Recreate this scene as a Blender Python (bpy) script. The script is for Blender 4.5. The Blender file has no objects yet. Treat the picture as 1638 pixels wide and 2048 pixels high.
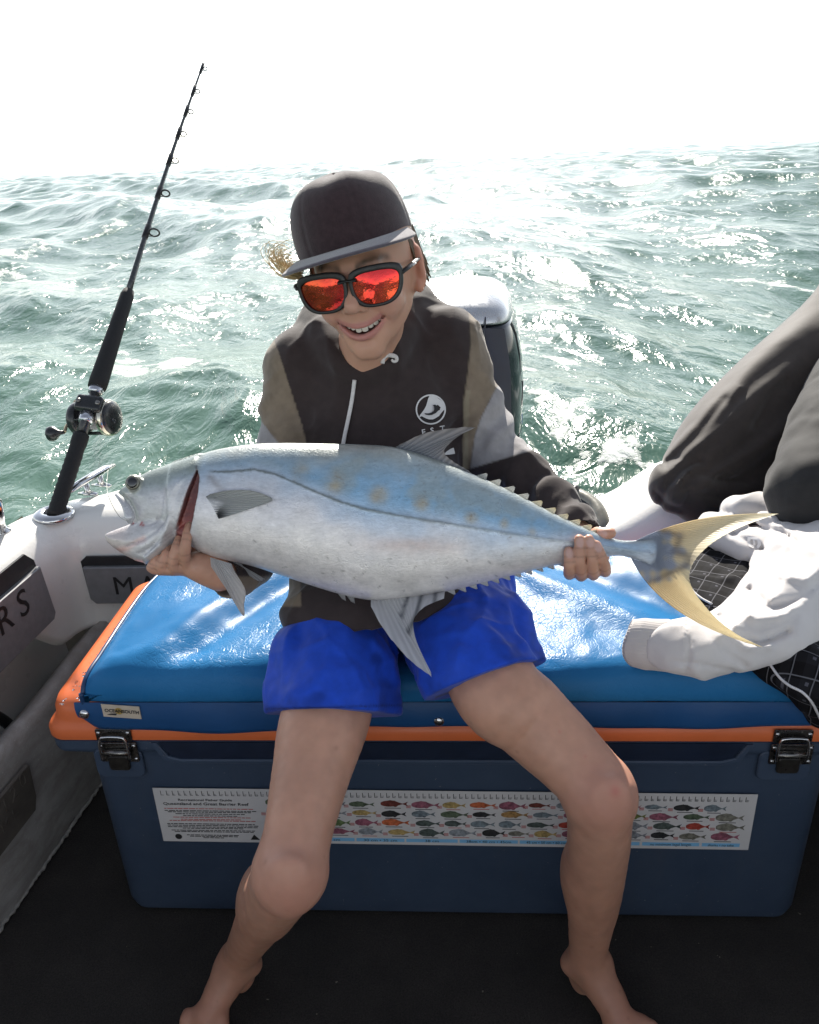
import bpy, math, random
import numpy as np
from mathutils import Vector, Matrix
random.seed(4); rng = np.random.default_rng(7)
SC = bpy.context.scene; COL = SC.collection
rad = math.radians
# ------------------------------------------------------------------ camera, sky, sun, exposure
CAM_H, PITCH, ROLL, FPX = 1.24, rad(23.85), rad(2.3), 1600.0
_f0 = np.array([0, math.cos(PITCH), -math.sin(PITCH)]); _u0 = np.array([0, math.sin(PITCH), math.cos(PITCH)]); _r0 = np.array([1., 0, 0])
_R = math.cos(ROLL)*_r0 - math.sin(ROLL)*_u0; _U = math.sin(ROLL)*_r0 + math.cos(ROLL)*_u0
_C = np.array([0, 0, CAM_H])
cam_data = bpy.data.cameras.new('camera'); cam = bpy.data.objects.new('camera', cam_data); COL.objects.link(cam)
m = Matrix([[_R[i], _U[i], -_f0[i], _C[i]] for i in range(3)] + [[0, 0, 0, 1]])
cam.matrix_world = m
cam_data.sensor_fit = 'VERTICAL'; cam_data.sensor_height = 24.0; cam_data.lens = 24.0*FPX/2048
cam_data.clip_start = 0.02; cam_data.clip_end = 9000
SC.camera = cam
SUN_EL, SUN_AZ = rad(34), rad(0.5)
w = bpy.data.worlds.new('World'); SC.world = w; w.use_nodes = True
wn = w.node_tree; wn.nodes.clear()
sky = wn.nodes.new('ShaderNodeTexSky'); sky.sky_type = 'NISHITA'; sky.sun_disc = False
sky.sun_elevation = SUN_EL; sky.sun_rotation = SUN_AZ; sky.air_density = 1.0; sky.dust_density = 0.15; sky.ozone_density = 1.0; sky.altitude = 0
bg = wn.nodes.new('ShaderNodeBackground'); bg.inputs['Strength'].default_value = 0.10
wo = wn.nodes.new('ShaderNodeOutputWorld')
bw = wn.nodes.new('ShaderNodeRGBToBW'); wn.links.new(sky.outputs[0], bw.inputs[0])
hz = wn.nodes.new('ShaderNodeMix'); hz.data_type = 'RGBA'; hz.inputs[0].default_value = 0.70      # thin white haze over the whole sky
wn.links.new(sky.outputs[0], hz.inputs[6]); wn.links.new(bw.outputs[0], hz.inputs[7]); wn.links.new(hz.outputs[2], bg.inputs[0])
wn.links.new(bg.outputs[0], wo.inputs[0])
sl = bpy.data.lights.new('sun', 'SUN'); sl.energy = 3.6; sl.angle = rad(0.6); sl.color = (1.0, 0.94, 0.84)
sun = bpy.data.objects.new('sun', sl); COL.objects.link(sun)
SUN_DIR = Vector((math.sin(SUN_AZ)*math.cos(SUN_EL), math.cos(SUN_AZ)*math.cos(SUN_EL), math.sin(SUN_EL)))
sun.rotation_euler = SUN_DIR.to_track_quat('Z', 'Y').to_euler()
SC.view_settings.view_transform = 'Standard'; SC.view_settings.look = 'None'
SC.view_settings.exposure = 1.42; SC.view_settings.gamma = 1.0; SC.view_settings.use_curve_mapping = False
SC.cycles.max_bounces = 8; SC.cycles.diffuse_bounces = 4; SC.cycles.glossy_bounces = 4; SC.cycles.transmission_bounces = 6
SC.cycles.transparent_max_bounces = 8; SC.cycles.sample_clamp_indirect = 6.0; SC.cycles.use_denoising = True

# ------------------------------------------------------------------ helpers: measuring from the photograph
def ray(px, py): return _f0 + _R*(px-819)/FPX - _U*(py-1024)/FPX
def atd(px, py, d): return _C + ray(px, py)*d
def atz(px, py, z):
    v = ray(px, py); return _C + v*(z-CAM_H)/v[2]
def atY(px, py, Y):
    v = ray(px, py); return _C + v*Y/v[1]
def atp(px, py, P0, N):
    v = ray(px, py); N = np.asarray(N, float); return _C + v*(np.dot(np.asarray(P0)-_C, N)/np.dot(v, N))
def V3(*a): return np.array(a, float)
def nrm(v): v = np.asarray(v, float); return v/np.linalg.norm(v)

# ------------------------------------------------------------------ helpers: materials
def ramp(nt, fac, stops):
    r = nt.nodes.new('ShaderNodeValToRGB'); e = r.color_ramp.elements
    while len(e) < len(stops): e.new(0.5)
    for el, (p, c) in zip(e, stops):
        el.position = p; el.color = (c[0], c[1], c[2], 1) if hasattr(c, '__len__') else (c, c, c, 1)
    nt.links.new(fac, r.inputs[0]); return r.outputs[0]
def texco(nt, kind='Object', scale=None):
    t = nt.nodes.new('ShaderNodeTexCoord').outputs[kind]
    if scale is None: return t
    mp = nt.nodes.new('ShaderNodeMapping'); mp.inputs['Scale'].default_value = scale
    nt.links.new(t, mp.inputs[0]); return mp.outputs[0]
def noise(nt, vec, scale, detail=4, rough=0.55, dist=0.0):
    n = nt.nodes.new('ShaderNodeTexNoise'); n.inputs['Scale'].default_value = scale; n.inputs['Detail'].default_value = detail
    n.inputs['Roughness'].default_value = rough; n.inputs['Distortion'].default_value = dist
    if vec is not None: nt.links.new(vec, n.inputs['Vector'])
    return n.outputs[0]
def voro(nt, vec, scale, feature='DISTANCE_TO_EDGE'):
    n = nt.nodes.new('ShaderNodeTexVoronoi'); n.feature = feature; n.inputs['Scale'].default_value = scale
    nt.links.new(vec, n.inputs['Vector']); return n.outputs['Distance']
def math_(nt, op, a, b=None, clamp=False):
    n = nt.nodes.new('ShaderNodeMath'); n.operation = op; n.use_clamp = clamp
    for i, v in enumerate((a, b)):
        if v is None: continue
        if isinstance(v, (int, float)): n.inputs[i].default_value = v
        else: nt.links.new(v, n.inputs[i])
    return n.outputs[0]
def mixc(nt, fac, a, b, mode='MIX'):
    n = nt.nodes.new('ShaderNodeMix'); n.data_type = 'RGBA'; n.blend_type = mode; n.clamp_factor = True
    for sock, v in ((n.inputs[0], fac), (n.inputs[6], a), (n.inputs[7], b)):
        if isinstance(v, (int, float)): sock.default_value = v
        elif isinstance(v, (tuple, list)): sock.default_value = (v[0], v[1], v[2], 1)
        else: nt.links.new(v, sock)
    return n.outputs[2]
def bump(nt, h, strength=0.3, dist=0.002, normal=None):
    b = nt.nodes.new('ShaderNodeBump'); b.inputs['Strength'].default_value = strength; b.inputs['Distance'].default_value = dist
    nt.links.new(h, b.inputs['Height'])
    if normal is not None: nt.links.new(normal, b.inputs['Normal'])
    return b.outputs[0]
def attr(nt, name):
    a = nt.nodes.new('ShaderNodeAttribute'); a.attribute_name = name; return a.outputs['Color']
def new_mat(name):
    m = bpy.data.materials.new(name); m.use_nodes = True; nt = m.node_tree
    return m, nt, nt.nodes['Principled BSDF']
def pmat(name, col, rough=0.5, metal=0.0, var=0.15, vscale=30, bscale=None, bstr=0.2, bdist=0.001, spec=0.5, coat=0.0, sheen=0.0, sss=0.0, attr_col=None):
    m, nt, b = new_mat(name)
    vec = texco(nt)
    base = attr(nt, attr_col) if attr_col else tuple(col)
    if var > 0:
        n = noise(nt, vec, vscale, 5)
        f = ramp(nt, n, [(0.3, 1-var), (0.7, 1+var*0.6)])
        c = mixc(nt, 1.0, base, f, 'MULTIPLY'); nt.links.new(c, b.inputs['Base Color'])
        rr = ramp(nt, noise(nt, vec, vscale*2.3, 4), [(0.3, max(rough-0.08, 0.02)), (0.7, min(rough+0.08, 1))]); nt.links.new(rr, b.inputs['Roughness'])
    else:
        if attr_col: nt.links.new(base, b.inputs['Base Color'])
        else: b.inputs['Base Color'].default_value = (*col, 1)
        b.inputs['Roughness'].default_value = rough
    b.inputs['Metallic'].default_value = metal; b.inputs['Specular IOR Level'].default_value = spec
    b.inputs['Coat Weight'].default_value = coat
    if sheen: b.inputs['Sheen Weight'].default_value = sheen; b.inputs['Sheen Roughness'].default_value = 0.5
    if sss:
        b.inputs['Subsurface Weight'].default_value = sss; b.inputs['Subsurface Radius'].default_value = (1.0, 0.35, 0.2); b.inputs['Subsurface Scale'].default_value = 0.006
    if bscale:
        nt.links.new(bump(nt, noise(nt, vec, bscale, 4), bstr, bdist), b.inputs['Normal'])
    return m

# ------------------------------------------------------------------ helpers: meshes and things
def empty(name, loc, label, cat, group=None):
    o = bpy.data.objects.new(name, None); COL.objects.link(o); o.location = Vector(loc); o.empty_display_size = 0.1
    o['label'] = label; o['category'] = cat
    if group: o['group'] = group
    return o
def link(name, me, mat=None, parent=None, label=None, cat=None, kind=None, group=None):
    o = bpy.data.objects.new(name, me); COL.objects.link(o)
    if mat is not None:
        for mm in (mat if isinstance(mat, (list, tuple)) else [mat]): me.materials.append(mm)
    if parent is not None:
        o.parent = parent
        if parent.type == 'EMPTY': o.matrix_parent_inverse = Matrix.Translation(-Vector(parent.location))
    for k, v in (('label', label), ('category', cat), ('kind', kind), ('group', group)):
        if v: o[k] = v
    return o
def mesh_np(name, V, F, smooth=True, mi=None, cols=None, uv=None):
    """V (n,3); F (m,4) or (m,3) int arrays, or a list of polygons"""
    me = bpy.data.meshes.new(name); V = np.asarray(V, np.float32)
    if isinstance(F, np.ndarray):
        k = F.shape[1]; nF = len(F)
        me.vertices.add(len(V)); me.vertices.foreach_set('co', V.ravel())
        me.loops.add(nF*k); me.loops.foreach_set('vertex_index', F.astype(np.int32).ravel())
        me.polygons.add(nF); me.polygons.foreach_set('loop_start', np.arange(0, nF*k, k, dtype=np.int32))
        me.update(calc_edges=True); me.validate()
    else:
        me.from_pydata(V.tolist(), [], F); me.update()
    me.polygons.foreach_set('use_smooth', np.full(len(me.polygons), smooth))
    if mi is not None: me.polygons.foreach_set('material_index', np.asarray(mi, np.int32))
    if cols is not None:
        a = me.color_attributes.new('col', 'FLOAT_COLOR', 'POINT')
        c = np.ones((len(V), 4), np.float32); c[:, :3] = cols; a.data.foreach_set('color', c.ravel())
    me.update(); return me
class MB:
    """collects solids and returns them as one mesh"""
    def __init__(s): s.v = []; s.f = []; s.sm = []
    def add(s, V, F, smooth=True):
        o = len(s.v); s.v += [tuple(map(float, p)) for p in V]; s.f += [tuple(int(i)+o for i in f) for f in F]; s.sm += [smooth]*len(F); return s
    def tube(s, pts, r, n=10, cap=True, sq=1.0, up=None):
        pts = [np.asarray(p, float) for p in pts]; N = len(pts)
        rs = r if hasattr(r, '__len__') else [r]*N
        T = [nrm(pts[min(i+1, N-1)]-pts[max(i-1, 0)]) for i in range(N)]
        ref = np.asarray(up, float) if up is not None else (V3(0, 0, 1) if abs(T[0][2]) < 0.9 else V3(1, 0, 0))
        X = nrm(np.cross(T[0], ref)); V = []
        for i in range(N):
            X = nrm(X - T[i]*np.dot(X, T[i])); Y = np.cross(T[i], X)
            for k in range(n):
                a = 2*math.pi*k/n; V.append(pts[i] + rs[i]*(math.cos(a)*X + sq*math.sin(a)*Y))
        F = [(i*n+k, i*n+(k+1) % n, (i+1)*n+(k+1) % n, (i+1)*n+k) for i in range(N-1) for k in range(n)]
        if cap: F += [tuple(range(n))[::-1], tuple((N-1)*n+k for k in range(n))]
        return s.add(V, F)
    def lathe(s, c, axis, prof, n=24, smooth=True):
        """prof: list of (radius, height along axis)"""
        c = np.asarray(c, float); A = nrm(axis); ref = V3(0, 0, 1) if abs(A[2]) < 0.9 else V3(1, 0, 0)
        X = nrm(np.cross(A, ref)); Y = np.cross(A, X); V = []
        for (r, h) in prof:
            for k in range(n):
                a = 2*math.pi*k/n; V.append(c + A*h + max(r, 1e-5)*(math.cos(a)*X + math.sin(a)*Y))
        N = len(prof)
        F = [(i*n+k, i*n+(k+1) % n, (i+1)*n+(k+1) % n, (i+1)*n+k) for i in range(N-1) for k in range(n)]
        F += [tuple(range(n))[::-1], tuple((N-1)*n+k for k in range(n))]
        return s.add(V, F, smooth)
    def prism(s, poly, h, O=(0, 0, 0), X=(1, 0, 0), Y=(0, 1, 0), bev=0.0, smooth=False):
        """polygon in the O,X,Y plane pushed h along X x Y, front edge optionally chamfered"""
        O = np.asarray(O, float); X = np.asarray(X, float); Y = np.asarray(Y, float); Z = nrm(np.cross(X, Y)); n = len(poly)
        P = np.array(poly, float); V = [O + X*a + Y*b for a, b in P]; rings = [V]
        if bev > 0:
            c = P.mean(0); area = 0.5*np.sum(P[:, 0]*np.roll(P[:, 1], -1)-np.roll(P[:, 0], -1)*P[:, 1])
            e = np.roll(P, -1, 0)-P; e /= np.linalg.norm(e, axis=1)[:, None]+1e-12
            nn = np.stack([-e[:, 1], e[:, 0]], 1)*(1 if area > 0 else -1); vn = nn+np.roll(nn, 1, 0); vn /= np.linalg.norm(vn, axis=1)[:, None]+1e-9
            Q = P + vn*bev
            rings.append([O + X*a + Y*b + Z*(h-bev) for a, b in P]); rings.append([O + X*a + Y*b + Z*h for a, b in Q])
        else: rings.append([O + X*a + Y*b + Z*h for a, b in P])
        VV = [p for r_ in rings for p in r_]; k = len(rings)
        F = [(j*n+i, j*n+(i+1) % n, (j+1)*n+(i+1) % n, (j+1)*n+i) for j in range(k-1) for i in range(n)]
        F += [tuple(range(n))[::-1], tuple((k-1)*n+i for i in range(n))]
        return s.add(VV, F, smooth)
    def rbox(s, c, size, r=0.01, X=(1, 0, 0), Y=(0, 1, 0), seg=4):
        """box with rounded vertical edges and chamfered top/bottom; local axes X,Y, Z=XxY"""
        c = np.asarray(c, float); X = nrm(X); Y = nrm(Y); Z = np.cross(X, Y); sx, sy, sz = [q/2 for q in size]; V = []
        r = min(r, sx*.98, sy*.98, sz*.98); lv = []
        for i in range(seg+1):
            a = math.pi/2*i/seg; lv.append((-sz + r*(1-math.sin(a)), r*(1-math.cos(a)))) if False else lv.append((-sz + r*(1-math.cos(a)), r*(1-math.sin(a))))
        lv = lv + [(-z, o) for z, o in lv[::-1]]; n = 4*(seg+1)
        for z, ins in lv:
            rr = r - ins + 1e-5
            for q, (qx, qy) in enumerate(((1, 1), (-1, 1), (-1, -1), (1, -1))):
                for i in range(seg+1):
                    a = math.pi/2*(q + i/seg)
                    V.append(c + X*(qx*(sx-r)+rr*math.cos(a)) + Y*(qy*(sy-r)+rr*math.sin(a)) + Z*z)
        N = len(lv)
        F = [(i*n+k, i*n+(k+1) % n, (i+1)*n+(k+1) % n, (i+1)*n+k) for i in range(N-1) for k in range(n)]
        F += [tuple(range(n))[::-1], tuple((N-1)*n+k for k in range(n))]
        return s.add(V, F)
    def grid(s, G, closed_u=False, flip=False):
        """G: (a,b,3) array of points"""
        a, b = G.shape[:2]; V = G.reshape(-1, 3); F = []
        for i in range(a-1):
            for j in range(b if closed_u else b-1):
                f = (i*b+j, i*b+(j+1) % b, (i+1)*b+(j+1) % b, (i+1)*b+j); F.append(f[::-1] if flip else f)
        return s.add(V, F)
    def mesh(s, name):
        me = bpy.data.meshes.new(name); me.from_pydata(s.v, [], s.f); me.update()
        me.polygons.foreach_set('use_smooth', s.sm); me.update(); return me
    def build(s, name, mat, parent=None, sharp=None, **kw):
        me = s.mesh(name); o = link(name, me, mat, parent, **kw)
        if sharp is not None:
            try: me.set_sharp_from_angle(angle=rad(sharp))
            except Exception: pass
        return o
def grid_faces(a, b, closed=False):
    i = np.arange(a-1)[:, None]; j = np.arange(b if closed else b-1)[None, :]; j2 = (j+1) % b
    return np.stack([i*b+j, i*b+j2, (i+1)*b+j2, (i+1)*b+j], -1).reshape(-1, 4)
def spl(pts, n):
    """Catmull-Rom through points, n samples"""
    P = np.asarray(pts, float); k = len(P)
    if k < 2: return np.repeat(P, n, 0)
    Q = np.vstack([2*P[0]-P[1], P, 2*P[-1]-P[-2]]); t = np.linspace(0, k-1-1e-9, n); i = t.astype(int); u = (t-i)[:, None]
    a, b, c, d = Q[i], Q[i+1], Q[i+2], Q[i+3]
    return 0.5*((2*b)+(-a+c)*u+(2*a-5*b+4*c-d)*u**2+(-a+3*b-3*c+d)*u**3)
def interp(x, xs, ys): # smooth monotone-ish interpolation through table
    P = np.stack([np.asarray(xs, float), np.asarray(ys, float)], 1); S = spl(P, 600); o = np.argsort(S[:, 0]); return np.interp(x, S[o, 0], S[o, 1])
def rrect(w, h, r, seg=5, x0=0, y0=0):
    out = []
    for q, (qx, qy) in enumerate(((1, 1), (-1, 1), (-1, -1), (1, -1))):
        for i in range(seg+1):
            a = math.pi/2*(q+i/seg); out.append((x0+qx*(w/2-r)+r*math.cos(a), y0+qy*(h/2-r)+r*math.sin(a)))
    return out
def text_mesh(txt, size, O, X, Y, depth=0.0006, off=0.0, align='LEFT', sx=1.0, bold=0.0, shear=0.0):
    cu = bpy.data.curves.new('lettering', 'FONT'); cu.body = txt; cu.size = size; cu.align_x = align; cu.extrude = depth/2; cu.resolution_u = 3; cu.offset = bold; cu.shear = shear
    ob = bpy.data.objects.new('lettering', cu); me = bpy.data.meshes.new_from_object(ob); bpy.data.objects.remove(ob); bpy.data.curves.remove(cu)
    X = nrm(X); Y = np.asarray(Y, float); Y = nrm(Y - X*np.dot(X, Y)); Z = np.cross(X, Y); O = np.asarray(O, float)
    n = len(me.vertices); co = np.empty(n*3, np.float32); me.vertices.foreach_get('co', co); co = co.reshape(-1, 3)
    W = O + co[:, :1]*X*sx + co[:, 1:2]*Y + (co[:, 2:]+off+depth/2)*Z
    me.vertices.foreach_set('co', W.astype(np.float32).ravel()); me.update(); return me
def join_np(meshes, name):
    """several small meshes -> one"""
    mb = MB()
    for me in meshes:
        mb.add([v.co for v in me.vertices], [tuple(p.vertices) for p in me.polygons], False); bpy.data.meshes.remove(me)
    return mb.mesh(name)
# value noise in numpy (periodic hash, trilinear), about -1..1
_perm = rng.random(4096).astype(np.float32)*2-1
_vr = (np.array(Matrix.Rotation(.7, 3, 'X') @ Matrix.Rotation(1.1, 3, 'Y') @ Matrix.Rotation(.4, 3, 'Z'))).astype(np.float32)
def vnoise(P, scale, seed=0):
    Q = np.asarray(P, np.float32)@_vr*scale + seed*17.31; I = np.floor(Q).astype(np.int64); f = Q-I; f = f*f*(3-2*f)
    def h(a, b, c): return _perm[(a*73856093 ^ b*19349663 ^ c*83492791) & 4095]
    x, y, z = I[..., 0], I[..., 1], I[..., 2]; fx, fy, fz = f[..., 0], f[..., 1], f[..., 2]
    L = lambda a, b, t: a+(b-a)*t
    return L(L(L(h(x, y, z), h(x+1, y, z), fx), L(h(x, y+1, z), h(x+1, y+1, z), fx), fy), L(L(h(x, y, z+1), h(x+1, y, z+1), fx), L(h(x, y+1, z+1), h(x+1, y+1, z+1), fx), fy), fz)
def fbm(P, scale, oct=4, seed=0):
    s = 0; a = 1.0; t = 0
    for i in range(oct): s = s + a*vnoise(P, scale*2**i, seed+i); t += a; a *= 0.5
    return s/t
def ridged(P, scale, seed=0, p=4):
    return (1-np.abs(vnoise(P, scale, seed)))**p
def sstep(a, b, x): t = np.clip((x-a)/(b-a), 0, 1); return t*t*(3-2*t)

# ------------------------------------------------------------------ helpers: signed-distance sculpting (surface nets)
def _smin(a, b, k):
    if k <= 0: return np.minimum(a, b)
    h = np.maximum(k-np.abs(a-b), 0)/k; return np.minimum(a, b)-h*h*k*0.25
class Sculpt:
    def __init__(s): s.p = []; s.fr = None; s.post = []
    def frame(s, R=None, t=None, sc=1.0): s.fr = None if R is None else (np.asarray(R, np.float32), np.asarray(t, np.float32), float(sc))
    def _add(s, fn, lo, hi, k, op):
        lo = np.asarray(lo, float); hi = np.asarray(hi, float)
        if s.fr is not None:
            R, t, c_ = s.fr; cs = np.array([[x, y, z] for x in (lo[0], hi[0]) for y in (lo[1], hi[1]) for z in (lo[2], hi[2])])@R.T*c_ + t; k = k*c_
            lo, hi = cs.min(0), cs.max(0)
            f2 = fn; fn = lambda P, f2=f2, R=R, t=t, c_=c_: f2((P-t)@R/c_)*c_
        s.p.append((fn, lo, hi, k, op)); return s
    def cone(s, a, b, ra, rb, k=0.01, op='+'):
        a = np.asarray(a, np.float32); b = np.asarray(b, np.float32); ab = b-a; l2 = float(ab@ab)+1e-12
        def fn(P):
            q = P-a; h = np.clip((q@ab)/l2, 0, 1); d = q-h[..., None]*ab
            return np.sqrt((d*d).sum(-1))-(ra+(rb-ra)*h)
        r = max(ra, rb); return s._add(fn, np.minimum(a, b)-r, np.maximum(a, b)+r, k, op)
    def chain(s, pts, rs, k=0.01, op='+', k0=None):
        n = (len(pts)-1)*(12 if max(rs) > .1 else 6 if max(rs) > .045 else 4)+1 if len(pts) > 2 else 2
        S = spl(np.array([np.append(np.asarray(p, float), r) for p, r in zip(pts, rs)]), n).astype(np.float32) if len(pts) > 2 else np.array([np.append(np.asarray(p, float), r) for p, r in zip(pts, rs)], np.float32)
        def fn(P):
            d = None
            for i in range(n-1):
                a, b = S[i, :3], S[i+1, :3]; ab = b-a; l2 = float(ab@ab)+1e-12; q = P-a; h = np.clip((q@ab)/l2, 0, 1); e = q-h[..., None]*ab
                v = np.sqrt((e*e).sum(-1))-(S[i, 3]+(S[i+1, 3]-S[i, 3])*h); d = v if d is None else np.minimum(d, v)
            return d
        r = S[:, 3].max(); return s._add(fn, S[:, :3].min(0)-r, S[:, :3].max(0)+r, k, op)
    def ell(s, c, r, k=0.01, op='+', R=None):
        c = np.asarray(c, np.float32); r = np.asarray(r, np.float32); Rm = None if R is None else np.asarray(R, np.float32)
        def fn(P):
            q = P-c
            if Rm is not None: q = q@Rm
            q0 = q/r; k0 = np.sqrt((q0*q0).sum(-1)); q1 = q/(r*r); k1 = np.sqrt((q1*q1).sum(-1))+1e-9
            return np.where(k0 < 1e-3, -r.min(), k0*(k0-1)/k1)
        e = float(r.max()) if Rm is not None else r
        return s._add(fn, c-e, c+e, k, op)
    def box(s, c, h, rd=0.005, k=0.01, op='+', R=None):
        c = np.asarray(c, np.float32); h = np.asarray(h, np.float32); Rm = None if R is None else np.asarray(R, np.float32)
        def fn(P):
            q = P-c
            if Rm is not None: q = q@Rm
            q = np.abs(q)-(h-rd); o = np.maximum(q, 0); return np.sqrt((o*o).sum(-1))+np.minimum(q.max(-1), 0)-rd
        e = float(np.linalg.norm(h)) if Rm is not None else h
        return s._add(fn, c-e, c+e, k, op)
    def custom(s, fn, lo, hi, k=0.01, op='+'): return s._add(fn, lo, hi, k, op)
    def ev(s, P, idx=None):
        d = np.full(P.shape[:-1], 1.0, np.float32)
        for i in (range(len(s.p)) if idx is None else idx):
            fn, lo, hi, k, op = s.p[i]; v = fn(P).astype(np.float32)
            if op == '+': d = _smin(d, v, k)
            else: d = -_smin(-d, v, k)
        for f in s.post: d = d+f(P)
        return d
    def mesh(s, h, B=12, margin=0.012):
        add = [q for q in s.p if q[4] == '+']
        lo = np.min([q[1] for q in add], 0)-margin-2*h; hi = np.max([q[2] for q in add], 0)+margin+2*h
        n = np.ceil((hi-lo)/h/B).astype(int); D = np.full(n*B+1, 1.0, np.float32)
        cen = lo + (np.stack(np.meshgrid(*[np.arange(k) for k in n], indexing='ij'), -1)+0.5)*B*h
        dc = s.ev(cen.reshape(-1, 3).astype(np.float32)).reshape(n); half = B*h*0.5*1.7321+0.006
        LO = np.array([q[1] for q in s.p]); HI = np.array([q[2] for q in s.p]); K = np.array([q[3] for q in s.p])[:, None]
        g = np.stack(np.meshgrid(*[np.arange(B+1)]*3, indexing='ij'), -1).astype(np.float32)*h
        for i in range(n[0]):
            for j in range(n[1]):
                for k in range(n[2]):
                    sl_ = (slice(i*B, i*B+B+1), slice(j*B, j*B+B+1), slice(k*B, k*B+B+1))
                    if abs(dc[i, j, k]) > half: D[i*B:i*B+B, j*B:j*B+B, k*B:k*B+B] = np.sign(dc[i, j, k]); continue
        act = np.argwhere(np.abs(dc) <= half)
        for i, j, k in act:
            b0 = lo + np.array([i, j, k])*B*h; b1 = b0+B*h; mg = K+margin
            idx = np.nonzero(np.all((LO-mg <= b1) & (HI+mg >= b0), axis=1))[0]
            D[i*B:i*B+B+1, j*B:j*B+B+1, k*B:k*B+B+1] = s.ev((g+b0.astype(np.float32)), idx)
        return surface_nets(D, lo, h)
def surface_nets(D, lo, h):
    S = D < 0; n = np.array(D.shape)-1
    c = [S[a:n[0]+a, b:n[1]+b, d:n[2]+d] for a in (0, 1) for b in (0, 1) for d in (0, 1)]
    cnt = sum(x.astype(np.int8) for x in c); cell = np.argwhere((cnt > 0) & (cnt < 8))
    I = -np.ones(n, np.int32); I[cell[:, 0], cell[:, 1], cell[:, 2]] = np.arange(len(cell))
    acc = np.zeros((len(cell), 3), np.float32); num = np.zeros(len(cell), np.float32)
    off = [(a, b, d) for a in (0, 1) for b in (0, 1) for d in (0, 1)]
    for o in off:
        for ax in range(3):
            if o[ax]: continue
            o2 = list(o); o2[ax] = 1
            d0 = D[cell[:, 0]+o[0], cell[:, 1]+o[1], cell[:, 2]+o[2]]; d1 = D[cell[:, 0]+o2[0], cell[:, 1]+o2[1], cell[:, 2]+o2[2]]
            mk = (d0 < 0) != (d1 < 0); t = np.where(mk, d0/np.where(mk, d0-d1, 1), 0)
            p = np.tile(np.array(o, np.float32), (len(cell), 1)); p[:, ax] = t
            acc += p*mk[:, None]; num += mk
    V = (cell+acc/num[:, None])*h+lo; Fs = []
    for ax in range(3):
        a1, a2 = (ax+1) % 3, (ax+2) % 3
        s0 = [slice(None)]*3; s1 = [slice(None)]*3; s0[ax] = slice(0, n[ax]); s1[ax] = slice(1, n[ax]+1)
        E = np.argwhere(S[tuple(s0)] != S[tuple(s1)]); E = E[(E[:, a1] > 0) & (E[:, a2] > 0) & (E[:, a1] < n[a1]) & (E[:, a2] < n[a2])]
        fl = S[E[:, 0], E[:, 1], E[:, 2]]
        def at(d1, d2):
            q = E.copy(); q[:, a1] -= d1; q[:, a2] -= d2; return I[q[:, 0], q[:, 1], q[:, 2]]
        Q = np.stack([at(1, 1), at(0, 1), at(0, 0), at(1, 0)], 1); Q[~fl] = Q[~fl][:, ::-1]; Fs.append(Q)
    F = np.vstack(Fs); F = F[(F >= 0).all(1)]
    return V, F
def relax(V, F, it=2, lam=0.5):
    n = len(V)
    for _ in range(it):
        A = np.zeros((n, 3)); N = np.zeros(n)
        for k in range(F.shape[1]):
            a, b = F[:, k], F[:, (k+1) % F.shape[1]]
            for ax in range(3): A[:, ax] += np.bincount(a, V[b, ax], n)+np.bincount(b, V[a, ax], n)
            N += np.bincount(a, minlength=n)+np.bincount(b, minlength=n)
        V = V+lam*(A/np.maximum(N, 1)[:, None]-V)
    return V
def rotm(ax, deg):
    return np.array(Matrix.Rotation(rad(deg), 3, ax))
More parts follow.
